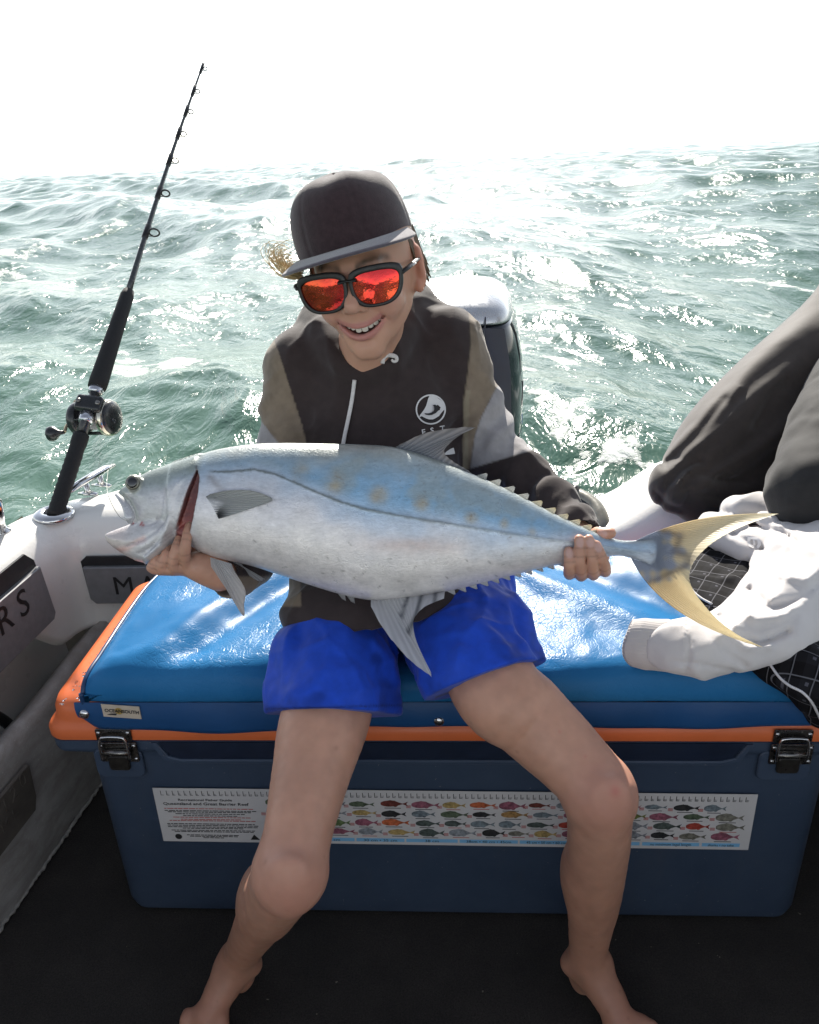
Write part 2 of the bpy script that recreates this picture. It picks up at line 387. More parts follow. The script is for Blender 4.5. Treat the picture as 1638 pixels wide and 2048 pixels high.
# ------------------------------------------------------------------ the sea
SEA_Z = -0.36
def make_sea():
    g = 1.009; r = [1.6]
    while r[-1] < 4500: r.append(r[-1]*(g if r[-1] < 150 else 1.03) + 0.004)
    r = np.array(r)
    az = np.concatenate([np.linspace(-180, -42, 40)[:-1], np.linspace(-42, 42, 980), np.linspace(42, 180, 40)[1:]])
    a = np.radians(az)[None, :]; rr = r[:, None]
    X = rr*np.sin(a); Y = rr*np.cos(a); Z = np.zeros_like(X); DX = np.zeros_like(X); DY = np.zeros_like(X)
    res = np.maximum(rr*0.0095, rr*np.radians(84/980))*np.ones_like(X)
    q = np.random.default_rng(21)
    for i in range(95):
        lam = 0.22*(26/0.22)**((i+0.5)/95)*q.uniform(0.9, 1.1)
        th = rad(-62) + q.normal(0, 0.62 if lam < 6 else 0.34)    # the waves run from the right to the left and towards the boat
        kx, ky = math.sin(th), -math.cos(th)*0.8; k = 2*math.pi/lam
        amp = 0.0125*lam**0.92 if lam < 5 else 0.0105*5**0.92*(lam/5)**0.35
        amp *= q.uniform(0.5, 1.25)*(0.52 if lam < 1.0 else 0.66 if lam < 2.5 else 0.95 if lam < 6 else 1.2)
        fade = sstep(1.6, 3.2, lam/res)
        wv = 0.65+0.35*np.sin(X*0.7/lam+Y*0.5/lam+i)
        ph = k*(kx*X+ky*Y)+q.uniform(0, 6.28)
        A = amp*fade*wv
        Z += A*np.cos(ph); DX -= A*0.75*kx*np.sin(ph); DY -= A*0.75*ky*np.sin(ph)
    near = sstep(2.0, 4.5, rr)*0.75+0.25
    V = np.stack([X+DX*near, Y+DY*near, SEA_Z+Z*near - rr**2/2/6.4e6 + .0062*Y], -1)
    # foam: crests, patches of old foam and the wake behind the engine
    P = np.stack([X, Y, X*0], -1); st = np.stack([X*0.8+Y*0.5, (Y*0.8-X*0.5)*0.35, X*0], -1)
    f1 = fbm(st, 1.1, 5, 3); f2 = fbm(P, 5.0, 4, 9)
    foam = sstep(0.30, 0.55, f1+0.35*f2)*0.55*sstep(60, 10, rr)
    wk = np.abs(X-0.55-0.20*(Y-2.2)-0.25*np.sin(Y*0.9)-0.1*np.sin(Y*2.3+1)); wake = sstep(0.55, 0.0, wk)*sstep(1.5, 2.2, Y)*sstep(8.0, 3.5, Y)*.75
    foam = np.clip(foam+sstep(0.0, 0.45, f2+0.5*wake-0.22)*wake*0.9, 0, 1)
    le = np.abs(X+1.3+0.25*np.sin(Y*1.3)); lft = sstep(0.7, 0.0, le)*sstep(1.4, 2.0, Y)*sstep(5.5, 3.4, Y)
    foam = np.clip(foam+sstep(0.08, 0.5, f2+0.45*lft-0.2)*lft*0.8, 0, 1)
    cols = np.repeat(foam.reshape(-1, 1), 3, 1)
    me = mesh_np('sea', V.reshape(-1, 3), grid_faces(len(r), len(az)), True, cols=cols)
    m, nt, b = new_mat('sea_water')
    vec = texco(nt)
    geo = nt.nodes.new('ShaderNodeNewGeometry').outputs['Position']
    mp = nt.nodes.new('ShaderNodeMapping'); mp.inputs['Rotation'].default_value = (0, 0, rad(35)); mp.inputs['Scale'].default_value = (1.0, 0.5, 1.0); nt.links.new(geo, mp.inputs[0]); st = mp.outputs[0]
    big = noise(nt, st, 0.22, 3); c = ramp(nt, big, [(0.35, (0.050, 0.108, 0.082)), (0.65, (0.080, 0.150, 0.116))])
    fo = attr(nt, 'col'); sp = nt.nodes.new('ShaderNodeSeparateColor'); nt.links.new(fo, sp.inputs[0])
    fine = noise(nt, geo, 26, 5, 0.65); lace = voro(nt, st, 9)
    ff = math_(nt, 'ADD', math_(nt, 'MULTIPLY', sp.outputs[0], 1.25), math_(nt, 'MULTIPLY', math_(nt, 'SUBTRACT', fine, 0.62), 1.6))
    ff = math_(nt, 'SUBTRACT', ff, math_(nt, 'MULTIPLY', lace, 0.35))
    fm = ramp(nt, ff, [(0.12, 0.0), (0.42, 1.0)])
    nt.links.new(mixc(nt, fm, c, (0.62, 0.66, 0.63)), b.inputs['Base Color'])
    rr_ = mixc(nt, fm, (0.15, 0.15, 0.15), (0.6, 0.6, 0.6)); nt.links.new(rr_, b.inputs['Roughness'])
    b.inputs['IOR'].default_value = 1.333
    ln = nt.nodes.new('ShaderNodeVectorMath'); ln.operation = 'LENGTH'; nt.links.new(geo, ln.inputs[0])
    # far off the unresolved steep wavelets face the viewer, so the surface mirrors less than a flat sheet would
    lg = math_(nt, 'DIVIDE', math_(nt, 'LOGARITHM', ln.outputs['Value'], 10.0), 3.5)
    nt.links.new(ramp(nt, lg, [(0.10, 0.34), (0.30, 0.20), (0.55, 0.07), (0.85, 0.035)]), b.inputs['Specular IOR Level'])
    n1 = noise(nt, st, 3.4, 4, 0.6, 0.8); n2 = noise(nt, st, 11, 4, 0.6, 0.5); n3 = noise(nt, st, 0.9, 3, 0.55, 0.6)
    h = math_(nt, 'ADD', math_(nt, 'MULTIPLY', n1, 0.046), math_(nt, 'ADD', math_(nt, 'MULTIPLY', n2, 0.013), math_(nt, 'MULTIPLY', n3, 0.14)))
    h = math_(nt, 'ADD', h, math_(nt, 'MULTIPLY', fm, 0.004))
    nt.links.new(bump(nt, h, 1.0, 1.0), b.inputs['Normal'])
    link('sea', me, m, kind='structure')
make_sea()
# ------------------------------------------------------------------ the boat
BO = V3(-.589, 1.047, 0); BU = V3(.998, -.0638, 0); BN = V3(.0638, .998, 0)   # frame of the stern: along the transom, towards the stern
def B(u, v, z): return BO + BU*u + BN*v + V3(0, 0, z)
def Bp(px, py, v=0.0): return atp(px, py, BO+BN*v, BN)
white_gel = pmat('white_gelcoat', (0.74, 0.73, 0.70), 0.32, var=0.05, vscale=6, bscale=160, bstr=0.25, bdist=0.0015, coat=0.25)
def gel_speckle():
    m, nt, b = new_mat('scuffed_grey_white_liner'); v = texco(nt)
    c = ramp(nt, noise(nt, v, 5, 6, 0.7), [(0.3, (0.27, 0.255, 0.24)), (0.6, (0.43, 0.41, 0.39))])
    sp = ramp(nt, noise(nt, v, 260, 2), [(0.66, 0.0), (0.74, 1.0)])
    c = mixc(nt, math_(nt, 'MULTIPLY', sp, 0.5), c, (0.75, 0.73, 0.70))
    dirt = ramp(nt, noise(nt, texco(nt, 'Object', (1, 1, 3)), 9, 6, 0.7, 0.6), [(0.42, 0.0), (0.62, 1.0)])
    c = mixc(nt, math_(nt, 'MULTIPLY', dirt, 0.45), c, (0.16, 0.13, 0.10))
    nt.links.new(c, b.inputs['Base Color']); b.inputs['Roughness'].default_value = 0.55
    nt.links.new(bump(nt, noise(nt, v, 120, 4), 0.3, 0.001), b.inputs['Normal']); return m
liner_mat = gel_speckle()
def carpet_mat():
    m, nt, b = new_mat('dark_wet_carpet'); v = texco(nt)
    c = ramp(nt, noise(nt, v, 7, 6, 0.65), [(0.3, (0.018, 0.015, 0.013)), (0.7, (0.036, 0.030, 0.026))])
    sp = ramp(nt, noise(nt, v, 420, 2), [(0.72, 0.0), (0.78, 1.0)]); c = mixc(nt, 1.0, c, ramp(nt, noise(nt, v, 330, 3, .7), [(.30, .45), (.70, 1.75)]), 'MULTIPLY'); c = mixc(nt, math_(nt, 'MULTIPLY', sp, 0.35), c, (0.25, 0.22, 0.19))
    grit = ramp(nt, noise(nt, v, 75, 2), [(.755, 0.), (.765, 1.)]); c = mixc(nt, math_(nt, 'MULTIPLY', grit, .6), c, (.30, .26, .21))
    nt.links.new(c, b.inputs['Base Color']); b.inputs['Roughness'].default_value = 0.85
    nt.links.new(bump(nt, noise(nt, v, 500, 3), 0.9, 0.003), b.inputs['Normal']); return m
dark_mat = pmat('black_recess_plastic', (0.018, 0.018, 0.020), 0.45, var=0.3, vscale=40)
plate_mat = pmat('brushed_grey_plate', (0.22, 0.225, 0.235), 0.42, metal=0.25, var=0.12, vscale=60, bscale=300, bstr=0.15, bdist=0.0005)
letter_mat = pmat('black_letter', (0.012, 0.012, 0.013), 0.4, var=0)
chrome = pmat('polished_steel', (0.62, 0.62, 0.63), 0.14, metal=1.0, var=0.12, vscale=50)
steel_dark = pmat('dark_tarnished_steel', (0.20, 0.19, 0.18), 0.28, metal=1.0, var=0.35, vscale=60)
boat = empty('fishing_boat', B(0.5, 0.2, 0), 'white fibreglass fishing boat with dark carpet floor, seen from inside towards its stern', 'boat')
def boat_parts():
    # floor
    P = [B(-.30, -3.2, 0), B(1.75, -3.2, 0), B(1.70, .62, 0), B(-.24, .62, 0)]; N = 24
    G = np.array([[(P[0]*(1-i/N)+P[1]*i/N)*(1-j/N)+(P[3]*(1-i/N)+P[2]*i/N)*j/N for i in range(N+1)] for j in range(N+1)])
    MB().grid(G).build('carpet_floor', carpet_mat(), boat)
    # coaming and gunwale: one profile carried round the left corner and along the transom, then round the right side
    path = [(-.42, -3.2), (-.37, -1.9), (-.31, -.9), (-.258, -.3), (-.228, .02), (-.212, .18), (-.203, .27), (-.196, .36), (-.190, .42), (-.180, .465), (-.160, .49), (-.125, .4995), (.0, .5), (.12, .5), (.3, .5), (.5, .5), (.7, .5), (.9, .5), (1.05, .5), (1.2, .5), (1.32, .495), (1.40, .47), (1.44, .40), (1.46, .2), (1.49, -.3), (1.54, -.9), (1.59, -1.9), (1.62, -3.2)]
    S = spl([(a, b, 0) for a, b in path], 300)[:, :2]; T = np.gradient(S, axis=0); T /= np.linalg.norm(T, axis=1)[:, None]; Nn = np.stack([-T[:, 1], T[:, 0]], 1)
    G = []
    for (u, v), n_, k in zip(S, Nn, range(len(S))):
        top = .562
        low = sstep(.12, .30, u)*sstep(1.13, .95, u)*(1 if v > .4 else 0)         # the transom dips for the engine well
        top = top - .062*low + (0.05*sstep(1.0, 1.22, u) if v > .3 else 0.0)
        bot = .405 if v < .25 else .405-.095*sstep(.3, .44, v)
        wdt = .125 + .115*sstep(.40, .5, v)*sstep(-.20, -.05, u)
        prof = [(.016, bot-.012), (.0, bot), (.0, bot+.012), (.002, (bot+top)/2-.02), (.004, top-.075), (.010, top-.045), (.024, top-.018), (.045, top-.003), (.07, top+.002), (wdt-.02, top), (wdt, top-.008), (wdt+.014, top-.028), (wdt+.016, top-.06), (wdt+.004, top-.09), (wdt+.0, .1), (wdt-.06, -.5)]
        G.append([B(u+n_[0]*o, v+n_[1]*o, z) for o, z in prof])
    MB().grid(np.array(G)).build('gunwale', white_gel, boat)
    # lower liner: its face, its rounded top and the pocket behind
    L = []
    for v in np.linspace(-3.2, .5, 40):
        u = -.168+.1*v if v < .3 else -.138+.1*(v-.3)
        wob = 0.002*math.sin(v*23)+0.002*math.sin(v*51)
        h = .295 + .02*sstep(.2, .45, v)
        L.append([B(u+wob, v, .004), B(u+wob+.004, v, .03), B(u+.001, v, .12), B(u-.004, v, h-.04), B(u-.006, v, h-.015), B(u-.014, v, h), B(u-.028, v, h+.002), B(u-.05, v, h-.012), B(u-.055, v, .20), B(u-.056, v, .03)])
    MB().grid(np.array(L)).build('side_liner', liner_mat, boat)
    # ragged pale edge of sealant where the liner meets the carpet
    pts = []; rs = []
    for i, v in enumerate(np.linspace(-.6, .42, 170)):
        u = -.166+.1*v if v < .3 else -.136+.1*(v-.3)
        pts.append(B(u+random.uniform(-.0015, .002), v, .006+random.uniform(0, .004))); rs.append(random.uniform(.003, .0048))
    MB().tube(pts, rs, 6).build('liner_edge', pmat('pale_sealant', (0.34, 0.32, 0.29), 0.7, var=0.3, vscale=90), boat)
    # hull skin seen in the pocket and behind the box
    pocket = pmat('dirty_pocket_wall', (0.11, 0.09, 0.068), 0.7, var=0.5, vscale=14)
    H = []
    for v in np.linspace(-3.2, .56, 30):
        u = -.335+.06*v
        H.append([B(u, v, .02), B(u-.005, v, .3), B(u, v, .55)])
    H2 = MB().grid(np.array(H)); H2.build('inner_hull_side', pocket, boat)
    W = np.array([[B(u, .535, z) for z in (.0, .2, .45)] for u in np.linspace(-.3, 1.6, 12)]); MB().grid(W, flip=True).build('transom_wall', pmat('stained_transom', (0.36, 0.33, 0.28), 0.6, var=0.35, vscale=9), boat)
    for px, py in ((169, 1281), (125, 1283)):
        p = Bp(px, py, .532); MB().lathe(p, -BN, [(.006, -.002), (.006, .002), (.004, .004), (0, .004)], 12).build('bolt_head', steel_dark, boat)
    # outer hull below the gunwale so that the boat reads from the side
    H = []
    for (u, v), n_ in zip(S[::6], Nn[::6]):
        o = .118; H.append([B(u+n_[0]*o, v+n_[1]*o, .4), B(u+n_[0]*.09, v+n_[1]*.09, .0), B(u+n_[0]*.02, v+n_[1]*.02, -.55)])
    MB().grid(np.array(H)).build('hull_skin', white_gel, boat)
    # name plate on the side coaming (RS) and on the transom (MA): dark recess, grey flap, letters
    d = nrm(BU*.08+BN*.997); NS = nrm(V3(d[1], -d[0], 0)); P0 = B(-.2005, .3, .5)
    def sp(px, py): return atp(px, py, P0, NS)
    Y = V3(0, 0, 1)
    def plate_on(corner, X, Y, rec, flap, rname):
        rc = MB().prism(rec, .004, corner, X, Y, 0.001); o = rc.build('pocket_recess', dark_mat, boat)
        f = MB().prism(flap, .010, corner+np.cross(X, Y)*.0042, X, Y, 0.002).build('name_plate', plate_mat, boat); return f
    X = d; c = sp(65, 1120); q = lambda px, py: (float(np.dot(sp(px, py)-c, X)), float(np.dot(sp(px, py)-c, Y)))
    a, b_, t_, e = q(65, 1118), q(100, 1225), q(0, 1166), q(0, 1310)
    Lx = -.42
    rec = [(q(45, 1108)[0], q(45, 1108)[1]), (q(64, 1116)[0], q(64, 1116)[1]-.004), (b_[0]+.004, b_[1]-.004), (b_[0]-.01, b_[1]-.014), (Lx, b_[1]-.014), (Lx, q(45, 1108)[1])][::-1]
    rec = [(max(Lx, x), y) for x, y in rec]
    top = a[1]-.016; fl = [(a[0]-.001, top), (Lx+.01, top), (Lx+.01, b_[1]-.010), (b_[0]-.010, b_[1]-.010), (b_[0], b_[1]+.002)]
    f = plate_on(c, X, Y, rec, fl, 'RS')
    # lettering: height from the photo
    Zn = np.cross(X, Y); base = c + Zn*.0146
    s1 = q(62, 1225); 
    for ch, px, py in (('S', 28, 1238), ('R', -14, 1275)):
        p = q(px, py); me = text_mesh(ch, .078, base+X*p[0]+Y*p[1], X, Y, .0008, 0, sx=1.0, bold=.0)
        link('letter', me, letter_mat, f)
    X = BU; c = Bp(160, 1112, .497); q = lambda px, py: (float(np.dot(Bp(px, py, .497)-c, X)), float(np.dot(Bp(px, py, .497)-c, Y)))
    w_ = .44; z0 = q(180, 1205)[1]
    rec = [(0, -.012), (.014, 0), (w_-.014, 0), (w_, -.014), (w_, z0+.012), (w_-.014, z0), (.016, z0), (.003, z0+.014)][::-1]
    fl = [(.007, -.022), (w_-.006, -.022), (w_-.006, z0+.012), (w_-.018, z0+.004), (.019, z0+.004), (.008, z0+.016)][::-1]
    f = plate_on(c, X, Y, rec, fl, 'MA'); Zn = np.cross(X, Y); base = c + Zn*.0146
    for ch, px, py in (('M', 234, 1182), ('A', 287, 1180)):
        p = q(px, py); me = text_mesh(ch, .062, base+X*p[0]+Y*p[1], X, Y, .0008, 0, sx=1.0, bold=.0); link('letter', me, letter_mat, f)
    # plate on the lower liner with 120 in raised figures
    d2 = nrm(BU*.1+BN*.995); N2 = nrm(V3(d2[1], -d2[0], 0)); P2 = B(-.168, 0, .2)
    def sq(px, py): return atp(px, py, P2, N2)
    X = d2; c = sq(50, 1525); q = lambda px, py: (float(np.dot(sq(px, py)-c, X)), float(np.dot(sq(px, py)-c, Y)))
    r_, bt = q(65, 1590), q(0, 1690)
    pl = [(0, -.004), (-.006, 0), (-.4, 0), (-.4, bt[1]-.01), (r_[0]-.012, bt[1]-.01), (r_[0], r_[1])][::-1]
    brown = pmat('brown_grey_panel', (0.115, 0.10, 0.085), 0.5, var=0.25, vscale=25)
    f = MB().prism([(x, y) for x, y in pl], .006, c-N2*0+np.cross(X, Y)*.003, X, Y, .002).build('access_plate', brown, boat)
    base = c+np.cross(X, Y)*.0092
    for ch, px, py, sz in (('0', 33, 1578, .042), ('2', 15, 1606, .042), ('1', -2, 1630, .042), ('M', -4, 1668, .030), ('L', 18, 1640, .030)):
        p = q(px, py); link('figure', text_mesh(ch, sz, base+X*p[0]+Y*p[1], X, Y, .0012, 0, bold=-.0004), brown, f)
    # rod holder ring
    c = atz(108, 1027, .566); 
    rod_ax = nrm(atd(405, 135, 2.25)-c)
    rh = MB().lathe(c, (0.05, -.03, 1), [(.020, .004), (.0235, .008), (.030, .0075), (.041, .004), (.043, .0), (.043, -.006), (.02, -.006)], 36).build('rod_holder', chrome, boat)
    MB().lathe(c, (0.05, -.03, 1), [(.021, .0045), (.021, .0055), (.0, .0055)], 24).build('holder_bore', dark_mat, rh)
    # cleat on the corner
    cl = empty_part = None
    c = atz(190, 980, .563); ax = nrm(atz(218, 948, .595)-atz(164, 984, .592))
    ax = nrm(V3(ax[0], ax[1], 0)); h = .085
    mb = MB().tube([c-ax*h+V3(0, 0, .030), c-ax*h*.6+V3(0, 0, .034), c+V3(0, 0, .034), c+ax*h*.6+V3(0, 0, .034), c+ax*h+V3(0, 0, .030)], [.006, .011, .012, .011, .006], 12, sq=.7)
    o = mb.build('cleat', chrome, boat)
    for s_ in (-1, 1):
        p = c+ax*s_*.026; mb = MB().tube([p+V3(0, 0, .032), p+V3(0, 0, .012), p+V3(0, 0, .002)], [.007, .0065, .011], 10)
        side = nrm(np.cross(ax, (0, 0, 1))); mb.tube([p-side*.024+V3(0, 0, .001), p+V3(0, 0, .004), p+side*.024+V3(0, 0, .001)], [.006, .011, .006], 10, sq=.5); mb.build('cleat_foot', chrome, o)
    # foot of a grab rail at the left edge
    p = atz(2, 1064, .562); q2 = atd(-6, 1005, 1.45)
    o = MB().tube([p, p*.5+q2*.5, q2, q2+V3(-.1, .02, .1)], .010, 12).build('grab_rail', chrome, boat)
    MB().lathe(p, (0, 0, 1), [(.022, 0), (.022, .004), (.013, .009), (.012, .016), (0, .016)], 20).build('rail_foot', chrome, o)
    # front of the cockpit behind the photographer: bulkheads with a doorway, windscreen frame
    for u0, u1 in ((-.28, .30), (.95, 1.58)):
        c = B((u0+u1)/2, -2.6, .42); MB().rbox(c, (u1-u0, .06, .84), .02, BU, BN).build('bulkhead', white_gel, boat)
        c = B((u0+u1)/2, -2.35, .30); MB().rbox(c, (.42, .40, .52), .04, BU, BN).build('helm_seat', dark_mat, boat)
boat_parts()
# hose lying in the side pocket
def pocket_hose():
    o = empty('fuel_hose', B(-.2, .1, .2), 'black rubber hose with a bright clamp lying in the left side pocket', 'hose')
    P0 = B(-.245, 0, .3); 
    pts = [atp(x, y, P0, BU) for x, y in ((-30, 1530), (5, 1495), (22, 1470), (20, 1452), (-8, 1432), (-40, 1425))]
    rub = pmat('black_rubber', (0.02, 0.02, 0.02), 0.38, var=0.2)
    MB().tube(spl(pts, 24), .011, 12).build('hose_body', rub, o)
    c = atp(22, 1464, P0, BU); MB().lathe(c, nrm(pts[3]-pts[1]), [(.013, -.006), (.014, -.004), (.014, .004), (.013, .006)], 18).build('hose_clamp', chrome, o)
pocket_hose()

# ------------------------------------------------------------------ ice box
def tub_mat():
    m, nt, b = new_mat('navy_moulded_plastic'); v = texco(nt)
    c = ramp(nt, noise(nt, v, 6, 6, .65), [(.3, (.034, .054, .092)), (.7, (.048, .072, .116))])
    sp = ramp(nt, noise(nt, v, 170, 2), [(.735, 0.), (.76, 1.)]); c = mixc(nt, math_(nt, 'MULTIPLY', sp, .5), c, (.28, .28, .28))
    mp = nt.nodes.new('ShaderNodeMapping'); mp.inputs['Rotation'].default_value = (0, .9, 0); mp.inputs['Scale'].default_value = (3, 1, 70); nt.links.new(v, mp.inputs[0])
    sc = math_(nt, 'MULTIPLY', ramp(nt, noise(nt, mp.outputs[0], 2.2, 3), [(.70, 0.), (.74, 1.)]), ramp(nt, noise(nt, v, 5, 2), [(.5, 0.), (.6, 1.)])); c = mixc(nt, math_(nt, 'MULTIPLY', sc, .35), c, (.10, .12, .17))
    sm = ramp(nt, noise(nt, texco(nt, 'Object', (1, 1, .35)), 11, 5, .7), [(.55, 0.), (.75, 1.)]); c = mixc(nt, math_(nt, 'MULTIPLY', sm, .25), c, (.07, .075, .085))
    nt.links.new(c, b.inputs['Base Color']); nt.links.new(ramp(nt, noise(nt, v, 14, 4), [(.3, .38), (.7, .56)]), b.inputs['Roughness'])
    nt.links.new(bump(nt, noise(nt, v, 240, 4), .25, .0006), b.inputs['Normal']); return m
blue_tub = tub_mat()
orange_m = pmat('orange_moulded_plastic', (0.74, 0.165, 0.050), 0.42, var=0.10, vscale=10, bscale=220, bstr=0.2, bdist=0.0006)
box = empty('ice_box', B(.62, .22, 0), 'long navy ice box with orange lid, steel latches and a fish guide sticker', 'ice box')
def ring(u0, u1, v0, v1, r, z, seg=7):
    return [B((u0+u1)/2+x, (v0+v1)/2+y, z) for x, y in rrect(u1-u0, v1-v0, r, seg)]
def loft(rings, cap=True):
    mb = MB(); G = np.array(rings); mb.grid(G, closed_u=True)
    n = G.shape[1]; k = len(rings)
    if cap: mb.f += [tuple(range(n))[::-1], tuple((k-1)*n+i for i in range(n))]; mb.sm += [False, False]
    return mb
def ice_box():
    u0, u1, v0, v1 = .045, 1.235, 0.0, .43
    tub = loft([ring(u0+.02, u1-.02, v0+.02, v1-.02, .03, .006), ring(u0+.006, u1-.006, v0+.006, v1, .035, .012), ring(u0, u1, v0+.001, v1, .04, .03), ring(u0-.004, u1+.004, v0, v1, .04, .362), ring(u0-.008, u1+.01, v0-.001, v1, .04, .374),
                ring(-.010, 1.293, v0-.003, v1+.01, .03, .378), ring(-.012, 1.295, v0-.004, v1+.01, .03, .384), ring(-.012, 1.295, v0-.004, v1+.01, .03, .399), ring(-.008, 1.29, v0, v1, .03, .4015)])
    o = tub.build('tub', blue_tub, box, sharp=50)
    # the long hand recess under the lid: frame of ribs standing proud of a strip painted darker for the recess's shade
    m = MB()
    poly = [(.17, .398), (.185, .372), (.205, .366), (1.06, .366), (1.08, .372), (1.095, .398), (1.105, .398), (1.088, .364), (1.065, .358), (.200, .358), (.177, .364), (.16, .398)]
    m.prism([(x, z) for x, z in poly], .006, B(0, -.0032, 0), BU, V3(0, 0, 1), .002)
    m.build('recess_rim', blue_tub, o)
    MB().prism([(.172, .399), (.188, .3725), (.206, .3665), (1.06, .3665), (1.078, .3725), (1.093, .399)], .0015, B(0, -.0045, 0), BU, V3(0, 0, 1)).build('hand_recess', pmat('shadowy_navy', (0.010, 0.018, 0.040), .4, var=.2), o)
    # raised pads behind the latches
    for uu in (.101, 1.157):
        MB().prism(rrect(.080, .056, .012, 4, uu, .356), .004, B(0, -.0036, 0), BU, V3(0, 0, 1), .002).build('latch_pad', blue_tub, o)
    lid = loft([ring(-.012, 1.295, -.006, v1+.012, .03, .4035), ring(-.014, 1.297, -.007, v1+.014, .03, .407), ring(-.014, 1.297, -.007, v1+.014, .03, .420), ring(-.010, 1.293, -.004, v1+.01, .03, .427),
                ring(-.006, 1.285, -.002, v1, .035, .430), ring(-.004, 1.282, .0, v1-.005, .04, .437), ring(-.004, 1.282, .001, v1-.005, .04, .450), ring(.001, 1.278, .006, v1-.01, .04, .462), ring(.014, 1.265, .02, v1-.02, .04, .470), ring(.06, 1.22, .05, v1-.05, .03, .4715)])
    lo = lid.build('lid', orange_m, box, sharp=60)
    for uu in (.006, 1.28):
        MB().lathe(B(uu, .012, .4272), (0, 0, 1), [(.0085, -.001), (.0085, .0006), (.0, .0006)], 16).build('tie_hole', pmat('deep_orange_hole', (.10, .02, .006), .6, var=0), lo)  # flat disc in darkened orange stands in for the shade inside the hole
    q = random.Random(12); m = MB()
    for i in range(150):
        v = q.uniform(.0, .40); u = q.uniform(.012, .064+.09*v); z = .4712-.0095*max(0, (.034-u)/.034)**2-.009*max(0, (.034-v)/.05)**2; r_ = q.uniform(.0008, .0026)
        m.lathe(B(u, v, z-.0004), (0, 0, 1), [(r_, 0), (r_*.85, r_*.35), (r_*.45, r_*.55), (0, r_*.6)], 7)
    wd, nt, b = new_mat('water_bead'); b.inputs['Transmission Weight'].default_value = 1.0; b.inputs['IOR'].default_value = 1.333; b.inputs['Roughness'].default_value = 0.02
    m.build('water_drops', wd, lo, kind='stuff')
    # latches
    for uu in (.104, 1.160):
        fy = B(uu, -.0085, 0)
        la = MB().prism(rrect(.058, .024, .003, 2, 0, .4165), .0022, fy, BU, V3(0, 0, 1), .0006)
        la.prism(rrect(.064, .038, .003, 2, .002, .382), .0022, fy, BU, V3(0, 0, 1), .0006)
        lo_ = la.build('latch', steel_dark, box)
        MB().tube(spl([fy+BU*x-BN*y+V3(0, 0, z) for x, y, z in ((-.021, .008, .372), (-.023, .010, .392), (-.020, .009, .413), (-.012, .009, .418), (.012, .009, .418), (.020, .009, .413), (.023, .010, .392), (.021, .008, .372))], 40), .0022, 8).build('bail', chrome, lo_)
        MB().tube([fy+BU*x-BN*.006+V3(0, 0, .385) for x in (-.022, .022)], .0055, 10).build('roller', steel_dark, lo_)
        MB().prism(rrect(.034, .030, .006, 3, 0, .362), .005, fy-BN*.001, BU, V3(0, 0, 1), .002).build('lever', pmat('worn_dark_lever', (.05, .045, .04), .35, .6, var=.4, vscale=80), lo_)
        for x, z in ((-.024, .421), (.024, .421), (-.025, .395), (.029, .395), (-.025, .369), (.029, .369)):
            MB().lathe(fy+BU*x+V3(0, 0, z)-BN*.002, -BN, [(.0036, 0), (.0034, .0012), (.002, .002), (0, .002)], 10).build('screw', chrome, lo_)
    sticker()
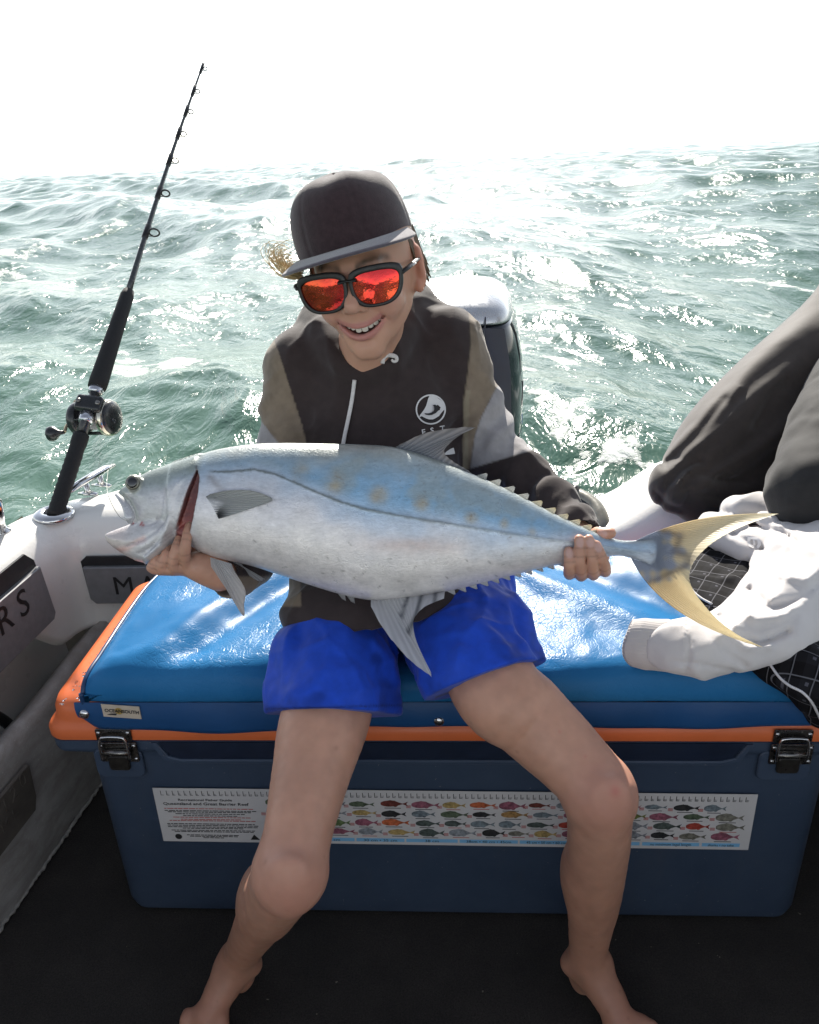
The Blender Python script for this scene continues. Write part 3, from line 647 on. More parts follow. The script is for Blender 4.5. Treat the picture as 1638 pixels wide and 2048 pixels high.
def sticker():
    X, Y = BU, V3(0, 0, 1); O = B(0, -.004, 0)
    L, Rr, bz, tz = .146, 1.126, .183, .301
    paper = pmat('white_sticker', (0.60, 0.58, 0.565), 0.42, var=0.05, vscale=20)
    st = MB().prism([(L, bz+.003), (Rr, bz-.004), (Rr, tz-.004), (L, tz+.002)], .0008, O, X, Y).build('guide_sticker', paper, box)
    ink = pmat('black_print', (.02, .02, .02), .5, var=0); red = pmat('red_print', (.45, .10, .09), .5, var=0); band = pmat('blue_print', (.20, .46, .70), .5, var=0)
    on = O - BN*.0010
    sl = (-.0065)/(Rr-L)
    def at(u, z): return on + X*u + Y*(z+(u-L)*sl)
    XS = nrm(X*(Rr-L)+Y*(-.0065))
    # ticks and numbers
    m = MB(); texts = []
    for k in range(97):
        u = L+.012+k*(Rr-L-.03)/96; p = at(u, tz-.003)
        m.add([p, p-Y*.009, p-Y*.009+X*.0011, p+X*.0011], [(0, 1, 2, 3)], False); q_ = p-Y*.009
        m.add([q_, q_-Y*.0009, q_-Y*.0009+X*.005, q_+X*.005], [(0, 1, 2, 3)], False)
        if k: texts.append(text_mesh(str(k), .0042, p-Y*.0084+X*.0015, XS, Y, 0.0, .0001))
    m.build('tick_marks', ink, st, kind='stuff'); link('numbers', join_np(texts, 'numbers'), ink, st, kind='stuff')
    T = [text_mesh('Recreational Fisher Guide', .0068, at(L+.085, tz-.0245), XS, Y, 0, .0001, 'CENTER', 1.28, .00012), text_mesh('Queensland and Great Barrier Reef', .0082, at(L+.085, tz-.0335), XS, Y, 0, .0001, 'CENTER', 1.22, .00015)]
    rows = [(40.5, .150, 1), (45, .150, 0), (48, .140, 0), (52, .115, 0), (56, .09, 0), (59.5, .125, 1), (64, .10, 1), (67, .14, 1), (74, .15, 0), (77.5, .15, 0), (81, .15, 0), (84, .10, 0), (88.5, .14, 0), (91.5, .13, 0), (99, .09, 0), (102, .08, 0), (105, .035, 0)]
    K = [MB(), MB()]
    for dz, wd, c in rows:
        u = L+.088-wd/2; e = u+wd
        while u < e:
            lw = random.uniform(.003, .011); p = at(u, tz-dz*.001); K[c].add([p, p-Y*.0017, p-Y*.0017+XS*lw, p+XS*lw], [(0, 1, 2, 3)], False); u += lw+.0013
    for (u, z) in ((L+.028, bz+.014),):
        pts = [at(u+.006*math.cos(a), z+.006*math.sin(a)) for a in np.linspace(0, 6.28, 16)[:-1]]; K[0].add(pts, [tuple(range(15))], False)
    K[0].add([at(L+.152, bz+.009), at(L+.168, bz+.009), at(L+.159, bz+.021)], [(0, 1, 2)], False)
    for k in T: link('guide_title', k, ink, st)
    
    # blue band with the length groups
    bands = [(.176, .250, '23cm • 25 cm'), (.253, .322, '30 cm'), (.325, .402, '30 cm • 35 cm'), (.405, .487, '38 cm'), (.490, .582, '38cm • 40 cm • 45cm'), (.585, .668, '45 cm • 50 cm • 60 cm'), (.671, .772, '75 cm'), (.776, .864, 'no minimum legal length'), (.868, .926, 'sharks • no take')]
    tx = []
    for a, b_, s_ in bands:
        a, b_ = .176+(a-.176)*1.052, .176+(b_-.176)*1.052
        MB().add([at(L+a, bz+.009), at(L+b_, bz+.009), at(L+b_, bz+.0165), at(L+a, bz+.0165)], [(0, 1, 2, 3)], False).build('length_band', band, st)
        tx.append(text_mesh(s_, .0078, at(L+(a+b_)/2, bz+.0098)-BN*.0003, XS, Y, 0, .0001, 'CENTER', min(1.25, (b_-a)/(.0046*len(s_))*1.0)))
    [link('band_text', k, ink, st) for k in tx]
    # rows of little printed fish, each with its name line and a red note
    hues = [(.10, .13, .08), (.20, .19, .15), (.34, .20, .22), (.14, .20, .08), (.40, .06, .04), (.52, .13, .05), (.16, .04, .03), (.17, .19, .05), (.28, .30, .32), (.08, .10, .09), (.45, .32, .12), (.03, .03, .03), (.24, .25, .27), (.30, .10, .14), (.38, .22, .08), (.18, .22, .24)]
    mats = [pmat('printed_fish_ink', c, .5, var=.55, vscale=160) for c in hues]
    q = random.Random(5); meshes = []
    for row in range(4):
        u = .180+q.uniform(0, .010)
        while u < .925:
            ln = q.uniform(.035, .047); hh = ln*q.uniform(.22, .36); zc = tz-.0265-row*.0203+q.uniform(-.001, .001)
            # silhouette: body, dorsal fin, tail
            n = 14; top = []; botm = []
            for i in range(n+1):
                s_ = i/n; prof = math.sin(math.pi*min(1, s_*1.02+.02)**.75)**.8*hh*.5+hh*.07; fin = hh*.16*max(0, math.sin((s_-.3)*math.pi/.5)) if .3 < s_ < .8 else 0
                top.append((s_*ln*.80, prof+fin*(.7+.3*math.cos(i*2.1)))); botm.append((s_*ln*.80, -prof*.92-(hh*.16 if 9 <= i <= 10 else 0)))
            poly = top+[(ln, hh*.42), (ln*.93, 0), (ln, -hh*.42)]+botm[::-1]
            V = [at(L+u+x, zc+z) for x, z in poly]
            MB().add(V, [tuple(range(len(V)))[::-1]], False).build('fish_picture', mats[q.randrange(len(mats))], st)
            p = at(L+u+.006, zc-hh*.5-.0025); K[1 if q.random() < .15 else 0].add([p, p-Y*.0014, p-Y*.0014+XS*ln*.6, p+XS*ln*.6], [(0, 1, 2, 3)], False)
            if q.random() < .75:
                for k in range(3):
                    p = at(L+u-.009, zc-.001-k*.0022); K[1].add([p, p-Y*.0013, p-Y*.0013+XS*.008, p+XS*.008], [(0, 1, 2, 3)], False)
            u += ln+q.uniform(.004, .010)
    K[1].build('red_notes', red, st, kind='stuff'); K[0].build('small_print', ink, st, kind='stuff')
ice_box()

# ------------------------------------------------------------------ cushion cover on the lid
def vinyl():
    m, nt, b = new_mat('blue_cracked_vinyl'); v = texco(nt)
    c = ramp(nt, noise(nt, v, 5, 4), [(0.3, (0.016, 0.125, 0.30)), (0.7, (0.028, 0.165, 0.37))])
    ck = voro(nt, v, 95); dn = nt.nodes.new('ShaderNodeTexNoise'); dn.inputs['Scale'].default_value = 40; nt.links.new(v, dn.inputs['Vector'])
    off = nt.nodes.new('ShaderNodeVectorMath'); off.operation = 'MULTIPLY_ADD'; nt.links.new(dn.outputs['Color'], off.inputs[0]); off.inputs[1].default_value = (.02, .02, .02); nt.links.new(v, off.inputs[2])
    ck1 = voro(nt, off.outputs[0], 75); ck2 = voro(nt, off.outputs[0], 190)
    h = math_(nt, 'ADD', ramp(nt, ck1, [(0.0, 0.0), (0.10, 1.0)]), math_(nt, 'MULTIPLY', ramp(nt, ck2, [(0.0, 0.0), (0.12, 1.0)]), 0.5))
    wear = ramp(nt, noise(nt, v, 5, 4), [(0.40, 0.08), (0.62, 1.0)])
    h = math_(nt, 'MULTIPLY', h, wear)
    nt.links.new(c, b.inputs['Base Color'])
    nt.links.new(ramp(nt, noise(nt, v, 18, 4), [(0.3, 0.24), (0.7, 0.36)]), b.inputs['Roughness'])
    nt.links.new(bump(nt, h, 0.32, 0.0009, bump(nt, noise(nt, v, 420, 3), 0.25, 0.0004)), b.inputs['Normal'])
    b.inputs['Specular IOR Level'].default_value = 0.075; return m
vinyl_mat = vinyl()
cush = empty('seat_cushion', B(.65, .21, .472), 'padded blue vinyl seat cover with a snapped front flap, laid over the orange lid', 'seat cushion')
def cushion():
    nu, nv = 260, 120
    u0, u1, v0, v1 = .068, 1.235, -.012, .425
    us = np.linspace(u0, u1, nu); vs = np.linspace(0, 1, nv)
    G = np.zeros((nu, nv, 3))
    UU, VV = np.meshgrid(us, vs, indexing='ij')
    # cross-section from the bottom of the front face over the top to the back
    prof = spl([(0.004, .479, 0), (-.010, .481, 0), (-.016, .492, 0), (-.015, .510, 0), (-.006, .530, 0), (.012, .541, 0), (.05, .545, 0), (.15, .547, 0), (.28, .546, 0), (.38, .541, 0), (.415, .53, 0), (.425, .51, 0), (.42, .476, 0)], nv)
    d0 = np.minimum(UU-u0, u1-UU); edge = 1-np.clip(d0/.05, 0, 1); rnd = .030*edge**2.2
    for j in range(nv):
        v, z = prof[j, 0], prof[j, 1]
        top = sstep(.50, .54, z)
        u = UU[:, j]; dip = 0
        P = np.stack([u, np.full(nu, v), u*0], -1)
        # slack folds running from the front towards the back, a dent under the sitter
        fold = 0.010*np.exp(-((u-.20-.5*(v-.1))/.035)**2)-.009*np.exp(-((u-.27-.55*(v-.1))/.03)**2)+.006*np.exp(-((u-.36-.3*v)/.04)**2)
        fold += .009*np.exp(-((u-.86+.9*(v-.2))/.045)**2)-.010*np.exp(-((u-.96+1.0*(v-.2))/.05)**2)+.008*np.exp(-((u-1.06+.5*(v-.2))/.05)**2)
        dip = -.022*np.exp(-((u-.60)/.21)**2-((v-.12)/.15)**2)
        nz = .006*fbm(P, 6, 3, 4)+.0025*fbm(P, 22, 3, 8)
        zz = z + top*(fold*sstep(-.01, .05, v)+dip+nz) - rnd[:, j]*(1 if z > .5 else .15)
        vv = v + (1-top)*.003*fbm(np.stack([u*1., np.full(nu, z), u*0], -1), 14, 3, 6) + (0.006*edge[:, j]**2 if v < .1 else -0.006*edge[:, j]**2)
        uu = u + np.where(u < (u0+u1)/2, 1, -1)*(.004*edge[:, j]*np.sin(v*16+.5))
        uu = uu + np.where(u < .3, .02*v*4*edge[:, j]*.25, 0)
        G[:, j] = BO + np.outer(uu, BU)+np.outer(vv, BN)+np.outer(zz, V3(0, 0, 1))
    me = mesh_np('cover_pad', G.reshape(-1, 3), grid_faces(nu, nv)[:, ::-1], True); pad = link('cover_pad', me, vinyl_mat, cush)
    # end walls
    for i, s_ in ((0, 1), (nu-1, -1)):
        m = MB(); R_ = G[i]; c = R_.mean(0); V = np.vstack([R_, c[None]]); n = len(R_); m.add(V, [((k, (k+1) % n, n) if s_ < 0 else ((k+1) % n, k, n)) for k in range(n)]); m.build('cover_end', vinyl_mat, cush)
    pip = pmat('dark_blue_piping', (.012, .045, .12), .35, var=.1)
    pts = G[0, 6:112:3]; MB().tube(spl([p+BU*-.001+V3(0, 0, .002) for p in pts], 120), .0042, 8).build('piping', pip, cush)
    # front flap
    n = 160; F_ = []
    for i in range(n):
        u = .054+(1.262-.054)*i/(n-1)
        lip = .4335+.010*sstep(.85, 1.26, u)-.004*math.sin(u*7)-.006*math.exp(-((u-.3)/.12)**2)+ (.020*sstep(.085, .054, u)); a = .0025*math.sin(u*17)+.002*math.sin(u*41)
        F_.append([B(u, -.0125+a*t*.6-.003*math.sin(t*3.1), .482*(1-t)+lip*t) for t in np.linspace(0, 1, 9)] + [B(u, -.0095+a*.6, lip-.0005), B(u, -.009, .48)])
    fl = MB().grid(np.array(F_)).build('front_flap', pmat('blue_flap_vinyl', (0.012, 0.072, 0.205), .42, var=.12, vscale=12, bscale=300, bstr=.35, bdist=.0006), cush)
    m = MB()
    for i in range(190):
        u = .075+i*.0062; k = min(n-1, int((u-.054)/(1.262-.054)*(n-1))); p = np.array(F_[k][8])*.86+np.array(F_[k][0])*.14-BN*.0006
        m.add([p-BU*.0019-V3(0, 0, .0004), p+BU*.0019-V3(0, 0, .0004), p+BU*.0019-BN*.0007+V3(0, 0, .0004), p-BU*.0019-BN*.0007+V3(0, 0, .0004)], [(0, 1, 2, 3)], False)
    m.build('stitching', pmat('navy_thread', (.006, .02, .06), .7, var=0), fl, kind='stuff')
    for px, py in ((169, 1428), (878, 1442)):
        p = Bp(px, py, -.0145); MB().lathe(p, -BN, [(.0085, -.001), (.0085, .001), (.0070, .0032), (.004, .0045), (0, .005)], 20).build('press_stud', chrome, cush)
    # maker's label
    c = Bp(208, 1432, -.0155); X = nrm(Bp(280, 1437, -.0155)-c); Y = V3(0, 0, 1)
    lb = MB().prism([(0, 0), (.060, 0), (.060, .0235), (0, .0235)], .0016, c, X, Y, .0004).build('maker_label', pmat('cream_label', (.55, .46, .36), .6, var=.1, vscale=60), cush)
    ink = pmat('label_print', (.02, .02, .025), .5, var=0); gold = pmat('label_gold', (.45, .30, .08), .4, .3, var=0)
    Zo = -BN*.0019
    pts = [c+Zo+X*(.0265+.0062*math.cos(a))+Y*(.013+.0062*math.sin(a)) for a in np.linspace(0, 2*math.pi, 20)[:-1]]
    MB().add(pts, [tuple(range(19))], False).build('label_emblem', gold, lb)
    tm = [text_mesh('OCEANSOUTH', .0086, c+Zo*1.1+X*.004+Y*.0102, X, Y, 0, .0002, sx=.93, bold=.00025)]
    link('label_name', join_np(tm, 'label_name'), ink, lb)
    MB().add([c+Zo*1.05+X*a+Y*b_ for a, b_ in ((.006, .0045), (.021, .0045), (.023, .0085), (.013, .0075))], [(0, 1, 2, 3)], False).build('label_mark', ink, lb)
cushion()
# ------------------------------------------------------------------ the fish held across the lap
FD = 1.115; FS = FD/FPX; FO = atd(750, 1030, FD); FR = np.stack([_R, _U, -_f0], 1)
def FL(px, py, t=0.0): return np.array([(px-750)*FS, -(py-1030)*FS, t])
def FW(px, py, t=0.0): return FO + FR@FL(px, py, t)
_tx = [200, 237, 262, 300, 345, 400, 440, 500, 560, 640, 720, 780, 830, 880, 940, 1000, 1060, 1100, 1150, 1200, 1240, 1275, 1300, 1340]
_ty = [1010, 985, 962, 943, 927, 909, 898, 889, 886, 887, 889, 893, 905, 922, 946, 972, 1002, 1023, 1047, 1068, 1080, 1080, 1074, 1060]
_bx = [300, 370, 400, 440, 500, 560, 620, 680, 740, 790, 850, 920, 980, 1040, 1100, 1150, 1200, 1240, 1275, 1300, 1340]
_by = [1060, 1085, 1103, 1117, 1131, 1150, 1170, 1188, 1200, 1197, 1190, 1177, 1162, 1147, 1133, 1124, 1115, 1112, 1121, 1134, 1150]
_wx = [300, 380, 450, 600, 750, 900, 1000, 1100, 1200, 1240, 1275, 1310, 1350]; _ww = [.036, .041, .046, .049, .046, .039, .032, .025, .0150, .0095, .0048, .0022, .0012]
_gx = np.arange(180, 1360, 2.0)
_TOP, _BOT, _WID = interp(_gx, _tx, _ty), interp(_gx, _bx, _by), interp(_gx, _wx, _ww)
def f_top(x): return np.interp(x, _gx, _TOP)
def f_bot(x): return np.interp(x, _gx, _BOT)
def f_wid(x): return np.interp(x, _gx, _WID)
def poly_sdf(x, y, poly):
    P = np.asarray(poly, np.float32); n = len(P); d = np.full(x.shape, 1e9, np.float32); s = np.zeros(x.shape, bool)
    for i in range(n):
        a, b = P[i], P[(i+1) % n]; ex, ey = b-a; wx, wy = x-a[0], y-a[1]
        t = np.clip((wx*ex+wy*ey)/(ex*ex+ey*ey+1e-9), 0, 1); d = np.minimum(d, (wx-t*ex)**2+(wy-t*ey)**2)
        c = ((a[1] > y) != (b[1] > y)); s ^= c & (x < (b[0]-a[0])*(y-a[1])/(np.where(b[1] == a[1], 1e-9, b[1]-a[1]))+a[0])
    d = np.sqrt(d); return np.where(s, -d, d)
def line_dist(x, y, L):
    d = np.full(x.shape, 1e9, np.float32)
    for (ax, ay), (bx_, by_) in zip(L[:-1], L[1:]):
        ex, ey = bx_-ax, by_-ay; t = np.clip(((x-ax)*ex+(y-ay)*ey)/(ex*ex+ey*ey+1e-9), 0, 1); d = np.minimum(d, np.hypot(x-ax-t*ex, y-ay-t*ey))
    return d
HEAD = [(236, 984), (262, 961), (300, 942), (345, 926), (400, 908), (420, 930), (412, 975), (404, 1010), (392, 1050), (378, 1080), (340, 1075), (300, 1060), (276, 1050), (268, 1046), (262, 1024), (252, 1004), (240, 994)]
JAW = [(209, 1069), (225, 1062), (246, 1054), (275, 1043), (310, 1030), (370, 1030), (366, 1072), (342, 1098), (316, 1120), (296, 1127), (275, 1122), (250, 1110), (226, 1094), (213, 1082)]
OPER = [(330, 975), (350, 952), (385, 942), (403, 944), (399, 958), (388, 988), (381, 1012), (373, 1034), (365, 1056), (357, 1076), (341, 1100), (313, 1122), (294, 1128), (290, 1110), (318, 1075), (332, 1045), (338, 1010)]
GAP = [(406, 942), (412, 958), (411, 990), (406, 1012), (401, 1034), (394, 1056), (386, 1074), (376, 1088), (359, 1078), (366, 1056), (374, 1034), (382, 1012), (389, 988), (400, 958)]
GROOVES = [[(344, 978), (341, 1010), (334, 1034), (322, 1046), (300, 1052)], [(352, 1030), (330, 1060), (300, 1078), (262, 1092)], [(378, 1046), (350, 1066), (320, 1090), (288, 1105)], [(246, 985), (262, 998), (276, 1020), (280, 1042), (272, 1049)], [(356, 1068), (330, 1088), (300, 1108)]]
LATERAL = [(432, 946), (470, 946), (520, 942), (560, 951), (600, 968), (640, 986), (690, 1006), (740, 1020), (800, 1031), (860, 1041), (940, 1054), (1020, 1067), (1100, 1078), (1160, 1086), (1230, 1096), (1300, 1108)]
def lpx(P): return P[..., 0]/FS+750, 1030-P[..., 1]/FS
def sculpt_fish():
    s = Sculpt(); s.frame(FR, FO)
    def body(P):
        x, y = lpx(P); xc = np.clip(x, 352, 1350); t, b, w_ = f_top(xc), f_bot(xc), f_wid(xc)
        m = (t+b)/2; h = np.maximum((b-t)/2, 6)*FS; v = (y-m)*FS; v = v*(1+.0*v)
        # fuller towards the belly, keeled at the back and the vent
        q0 = np.sqrt((np.abs(v)/h)**2.0+(np.abs(P[..., 2])/w_)**2.0)+1e-6; q1 = np.sqrt((v/h**2)**2+(P[..., 2]/w_**2)**2)+1e-6
        d = q0*(q0-1)/q1; ox = np.where(x > 1262, np.hypot(x-1262, y-1102)-80-5*np.sin(y*.25), np.maximum(352-x, 0))*FS
        return np.where(ox > 0, np.maximum(d, ox), d)
    s.custom(body, FL(352, 1210, -.052), FL(1352, 880, .052), 0.0)
    def puff(poly, T0, x0, T1, x1, R, k):
        P2 = np.array(poly, float); lo = FL(P2[:, 0].min()-4, P2[:, 1].max()+4, -max(T0, T1)); hi = FL(P2[:, 0].max()+4, P2[:, 1].min()-4, max(T0, T1))
        def fn(P):
            x, y = lpx(P); d2 = poly_sdf(x, y, poly)*FS; T = T0+(T1-T0)*np.clip((x-x0)/(x1-x0), 0, 1)
            u = np.clip(-d2/R, 0, 1); pr = T*np.sqrt(np.maximum(1-(1-u)**2, 0)); dz = (np.abs(P[..., 2])-pr)*.75
            return np.where(d2 > 0, np.maximum(d2, np.abs(P[..., 2])-T*.3)*.9+0*dz, np.maximum(dz, d2))
        s.custom(fn, lo, hi, k)
    puff(JAW, .013, 212, .036, 340, .030, .004)
    puff(HEAD, .016, 240, .042, 390, .045, .006)
    puff(OPER, .036, 300, .0475, 400, .022, .003)
    def gap(P):
        x, y = lpx(P); d2 = poly_sdf(x, y, GAP)*FS; return np.maximum(d2, .024-P[..., 2])
    s.custom(gap, FL(372, 1094, .02), FL(414, 940, .07), .002, '-')
    s.ell(FL(277, 967, .018), (.012, .012, .0085), .003)
    lf = s.fr
    def post(P):
        Q = (P-lf[1])@lf[0]; x, y = lpx(Q); d = np.zeros(x.shape, np.float32)
        if x.min() < 430:
            for g in GROOVES: d = d+.0016*np.exp(-(line_dist(x, y, g)/3.0)**2)
        dl = line_dist(x, y, LATERAL); d = d-.0011*np.exp(-(dl/2.5)**2)*(x > 430)
        return d
    s.post.append(post)
    V, F = s.mesh(.0021); V = relax(V, F, 1, .4)
    Q = (V-FO)@FR; x, y = lpx(Q); back = Q[:, 2] < 0
    t, b = f_top(x), f_bot(np.maximum(x, 372)); r = np.clip((y-t)/(b-t), 0, 1); P2 = np.stack([x, y, x*0], -1)
    n1 = fbm(P2, 1/70, 4, 1); n2 = fbm(P2*np.array([.5, 1, 1]), 1/16, 4, 2); n3 = fbm(P2, 1/5, 3, 3)
    L = lambda a, b_, m_: a+(b_-a)*np.clip(m_, 0, 1)[:, None]
    C_ = lambda *c: np.array(c)[None]
    latr = np.interp(x, [p[0] for p in LATERAL], [p[1] for p in LATERAL]); dl = y-latr
    up = sstep(14, -30, dl+22*n1)
    col = L(C_(.68, .665, .69), C_(.72, .685, .665), sstep(.45, .85, r+.25*n1))
    col = L(col, C_(.38, .51, .66), sstep(70, -10, dl+40*n1)*.72)
    col = L(col, C_(.205, .415, .62), up*(.82+.45*n1))
    col = L(col, C_(.38, .40, .37), sstep(.26, .02, r+.10*n1)*.9)
    col = L(col, C_(.40, .385, .30), sstep(.02, .45, n1+.30*np.exp(-((r-.2)/.13)**2)-.16)*up*.5)
    col = L(col, C_(.25, .28, .26), sstep(.05, .0, r)*.7)
    # blush on the side, yellow rows of spots
    col = L(col, C_(.52, .385, .33), np.exp(-((x-830)/95)**2-((y-1088)/17)**2)*.75*(.8+.5*n2))
    for (sx, sy, sr, a) in ((607, 947, 18, .8), (675, 966, 21, .9), (760, 992, 18, 1), (842, 1008, 15, 1), (938, 1033, 13, 1), (1004, 1046, 10, .9), (1058, 1062, 8, .7)):
        g = np.exp(-(((x-sx)/sr)**2+((y-sy)/(sr*1.05))**2)**1.3); col = L(col, C_(.46, .355, .19), g*a*(.62+.5*n2)); col = L(col, C_(.20, .15, .09), g*a*sstep(.15, .45, n3)*.6)
    # lateral line and the torn dark marks along it
    wv = 2.9+1.6*fbm(P2, 1/12, 2, 5); m_ = np.exp(-(np.abs(dl+1.5*n3)/wv)**2)*sstep(424, 446, x)*(.45+.45*sstep(1150, 700, x))*(x < 1310)
    col = L(col, C_(.10, .115, .10), m_*.95)
    # flecks, dots along the back
    fl = sstep(.42, .6, fbm(P2*np.array([1, 1.6, 1]), 1/6.5, 2, 8))*sstep(-.05, .3, fbm(P2, 1/60, 2, 11)); col = L(col, C_(.17, .16, .15), fl*.45*sstep(700, 850, x)*sstep(.5, .25, r))
    for (sx, sy, an) in [(660, 1112, .6), (690, 1138, .2), (650, 1143, .2), (730, 1143, -.9), (800, 1160, .1), (712, 1152, -.8), (830, 1130, -.8), (892, 1152, .9), (1000, 1108, -.9), (975, 1122, .8), (930, 1118, .9), (1013, 1074, -.4), (780, 1115, -.3), (760, 1170, -.8), (705, 1085, .9), (682, 1115, 1.2), (1040, 1095, -.6), (990, 1150, .5), (520, 1080, .5), (560, 1100, -.3)]:
        u = (x-sx)*math.cos(an)+(y-sy)*math.sin(an); v = -(x-sx)*math.sin(an)+(y-sy)*math.cos(an); col = L(col, C_(.20, .19, .18), np.exp(-(u/4.5)**4-(v/1.3)**2)*.75)
    # head: greyish crown, pale cheeks, pink jaw, red gill
    hd = sstep(420, 396, x)
    col = L(col, C_(.54, .535, .55), hd*sstep(.18, .38, r)*.85); col = L(col, C_(.27, .31, .28), hd*sstep(.42, .10, (y-t)/130.+.3*n1)*.9)
    jw = poly_sdf(x, y, JAW); inj = sstep(4, -4, jw)
    col = L(col, C_(.58, .50, .475), inj*.8*sstep(290, 240, x)); pk = line_dist(x, y, [(240, 1100), (265, 1094), (290, 1080), (300, 1076)]); col = L(col, C_(.60, .30, .25), np.exp(-(pk/6)**2)*.8*(.6+.6*n2))
    for g in GROOVES: col = L(col, C_(.30, .29, .33), np.exp(-(line_dist(x, y, g)/1.6)**2)*.5)  # shade in the head grooves, put into the colour too
    for sx, sy in ((270, 1047), (290, 1049), (296, 1050), (292, 1045)): col = L(col, C_(.35, .02, .02), np.exp(-((x-sx)**2+(y-sy)**2)/7)*.9)
    gp = poly_sdf(x, y, GAP); deep = sstep(3, -1, gp)*(Q[:, 2] > 0)*(Q[:, 2] < .041); col = L(col, C_(.13, .012, .010)*1.0+0*col, deep*.97); col = L(col, C_(.25, .035, .02), deep*sstep(-.1, .4, n2)*.6)
    col = L(col, C_(.10, .085, .08), np.exp(-(line_dist(x, y, [(404, 935), (412, 958), (413, 966)])/2.2)**2)*.8)
    # smudge behind the head, dark base of the tail
    col = L(col, C_(.26, .23, .22), np.exp(-(line_dist(x, y, [(436, 958), (448, 972), (462, 985)])/8)**2)*.6*(.6+.8*np.abs(n2)))
    col = L(col, C_(.36, .40, .46), sstep(1225, 1300, x)*.85*(.8+n2)); col = L(col, C_(.16, .14, .15), np.maximum(sstep(.15, .5, n2)*sstep(1250, 1300, x)*.6, sstep(1312, 1342, x+14*n2)*.75*(.7+n2)))
    ex = ((x-277)/17)**2+((y-967)/19)**2; col = L(col, C_(.26, .27, .24), sstep(1.5, .8, ex)*.8)
    st = fbm(P2*np.array([.35, 1, 1]), 1/9, 3, 14); col = np.clip(col*(1+.12*n3[:, None]+.13*n2[:, None]+.10*st[:, None]), 0.004, 1)
    me = mesh_np('body', V, F, True, cols=col)
    m, nt, b = new_mat('wet_fish_skin'); v = texco(nt)
    c = attr(nt, 'col')
    m2 = nt.nodes.new('ShaderNodeMapping'); m2.inputs['Rotation'].default_value = (.3, rad(10), 0); m2.inputs['Scale'].default_value = (.45, 1, 1.5); nt.links.new(v, m2.inputs[0])
    gr = ramp(nt, noise(nt, m2.outputs[0], 210, 5, .75), [(.30, .86), (.52, 1.0), (.72, 1.08)]); c = mixc(nt, 1.0, c, gr, 'MULTIPLY')
    fk = math_(nt, 'MULTIPLY', ramp(nt, noise(nt, m2.outputs[0], 330, 2), [(.70, 0.), (.76, 1.)]), ramp(nt, noise(nt, v, 14, 3), [(.45, 0.), (.6, 1.)])); c = mixc(nt, math_(nt, 'MULTIPLY', fk, .45), c, (.16, .15, .14))
    nt.links.new(c, b.inputs['Base Color'])
    b.inputs['Roughness'].default_value = .34; nt.links.new(ramp(nt, noise(nt, v, 60, 4), [(0.3, .26), (.7, .42)]), b.inputs['Roughness'])
    b.inputs['Metallic'].default_value = .26; b.inputs['Specular IOR Level'].default_value = .6; b.inputs['Coat Weight'].default_value = .25; b.inputs['Coat Roughness'].default_value = .2
    mp = nt.nodes.new('ShaderNodeMapping'); mp.inputs['Rotation'].default_value = (.3, rad(8), 0); mp.inputs['Scale'].default_value = (1, 1, 2.6); nt.links.new(v, mp.inputs[0])
    sc = voro(nt, mp.outputs[0], 330, 'F1'); h = math_(nt, 'ADD', math_(nt, 'MULTIPLY', sc, .5), noise(nt, v, 240, 4))
    nt.links.new(bump(nt, h, .5, .0009), b.inputs['Normal'])
    return me, m
fish = empty('queenfish', FW(750, 1180), 'big silver and blue game fish with yellow spots and forked tail, held across the lap', 'fish')
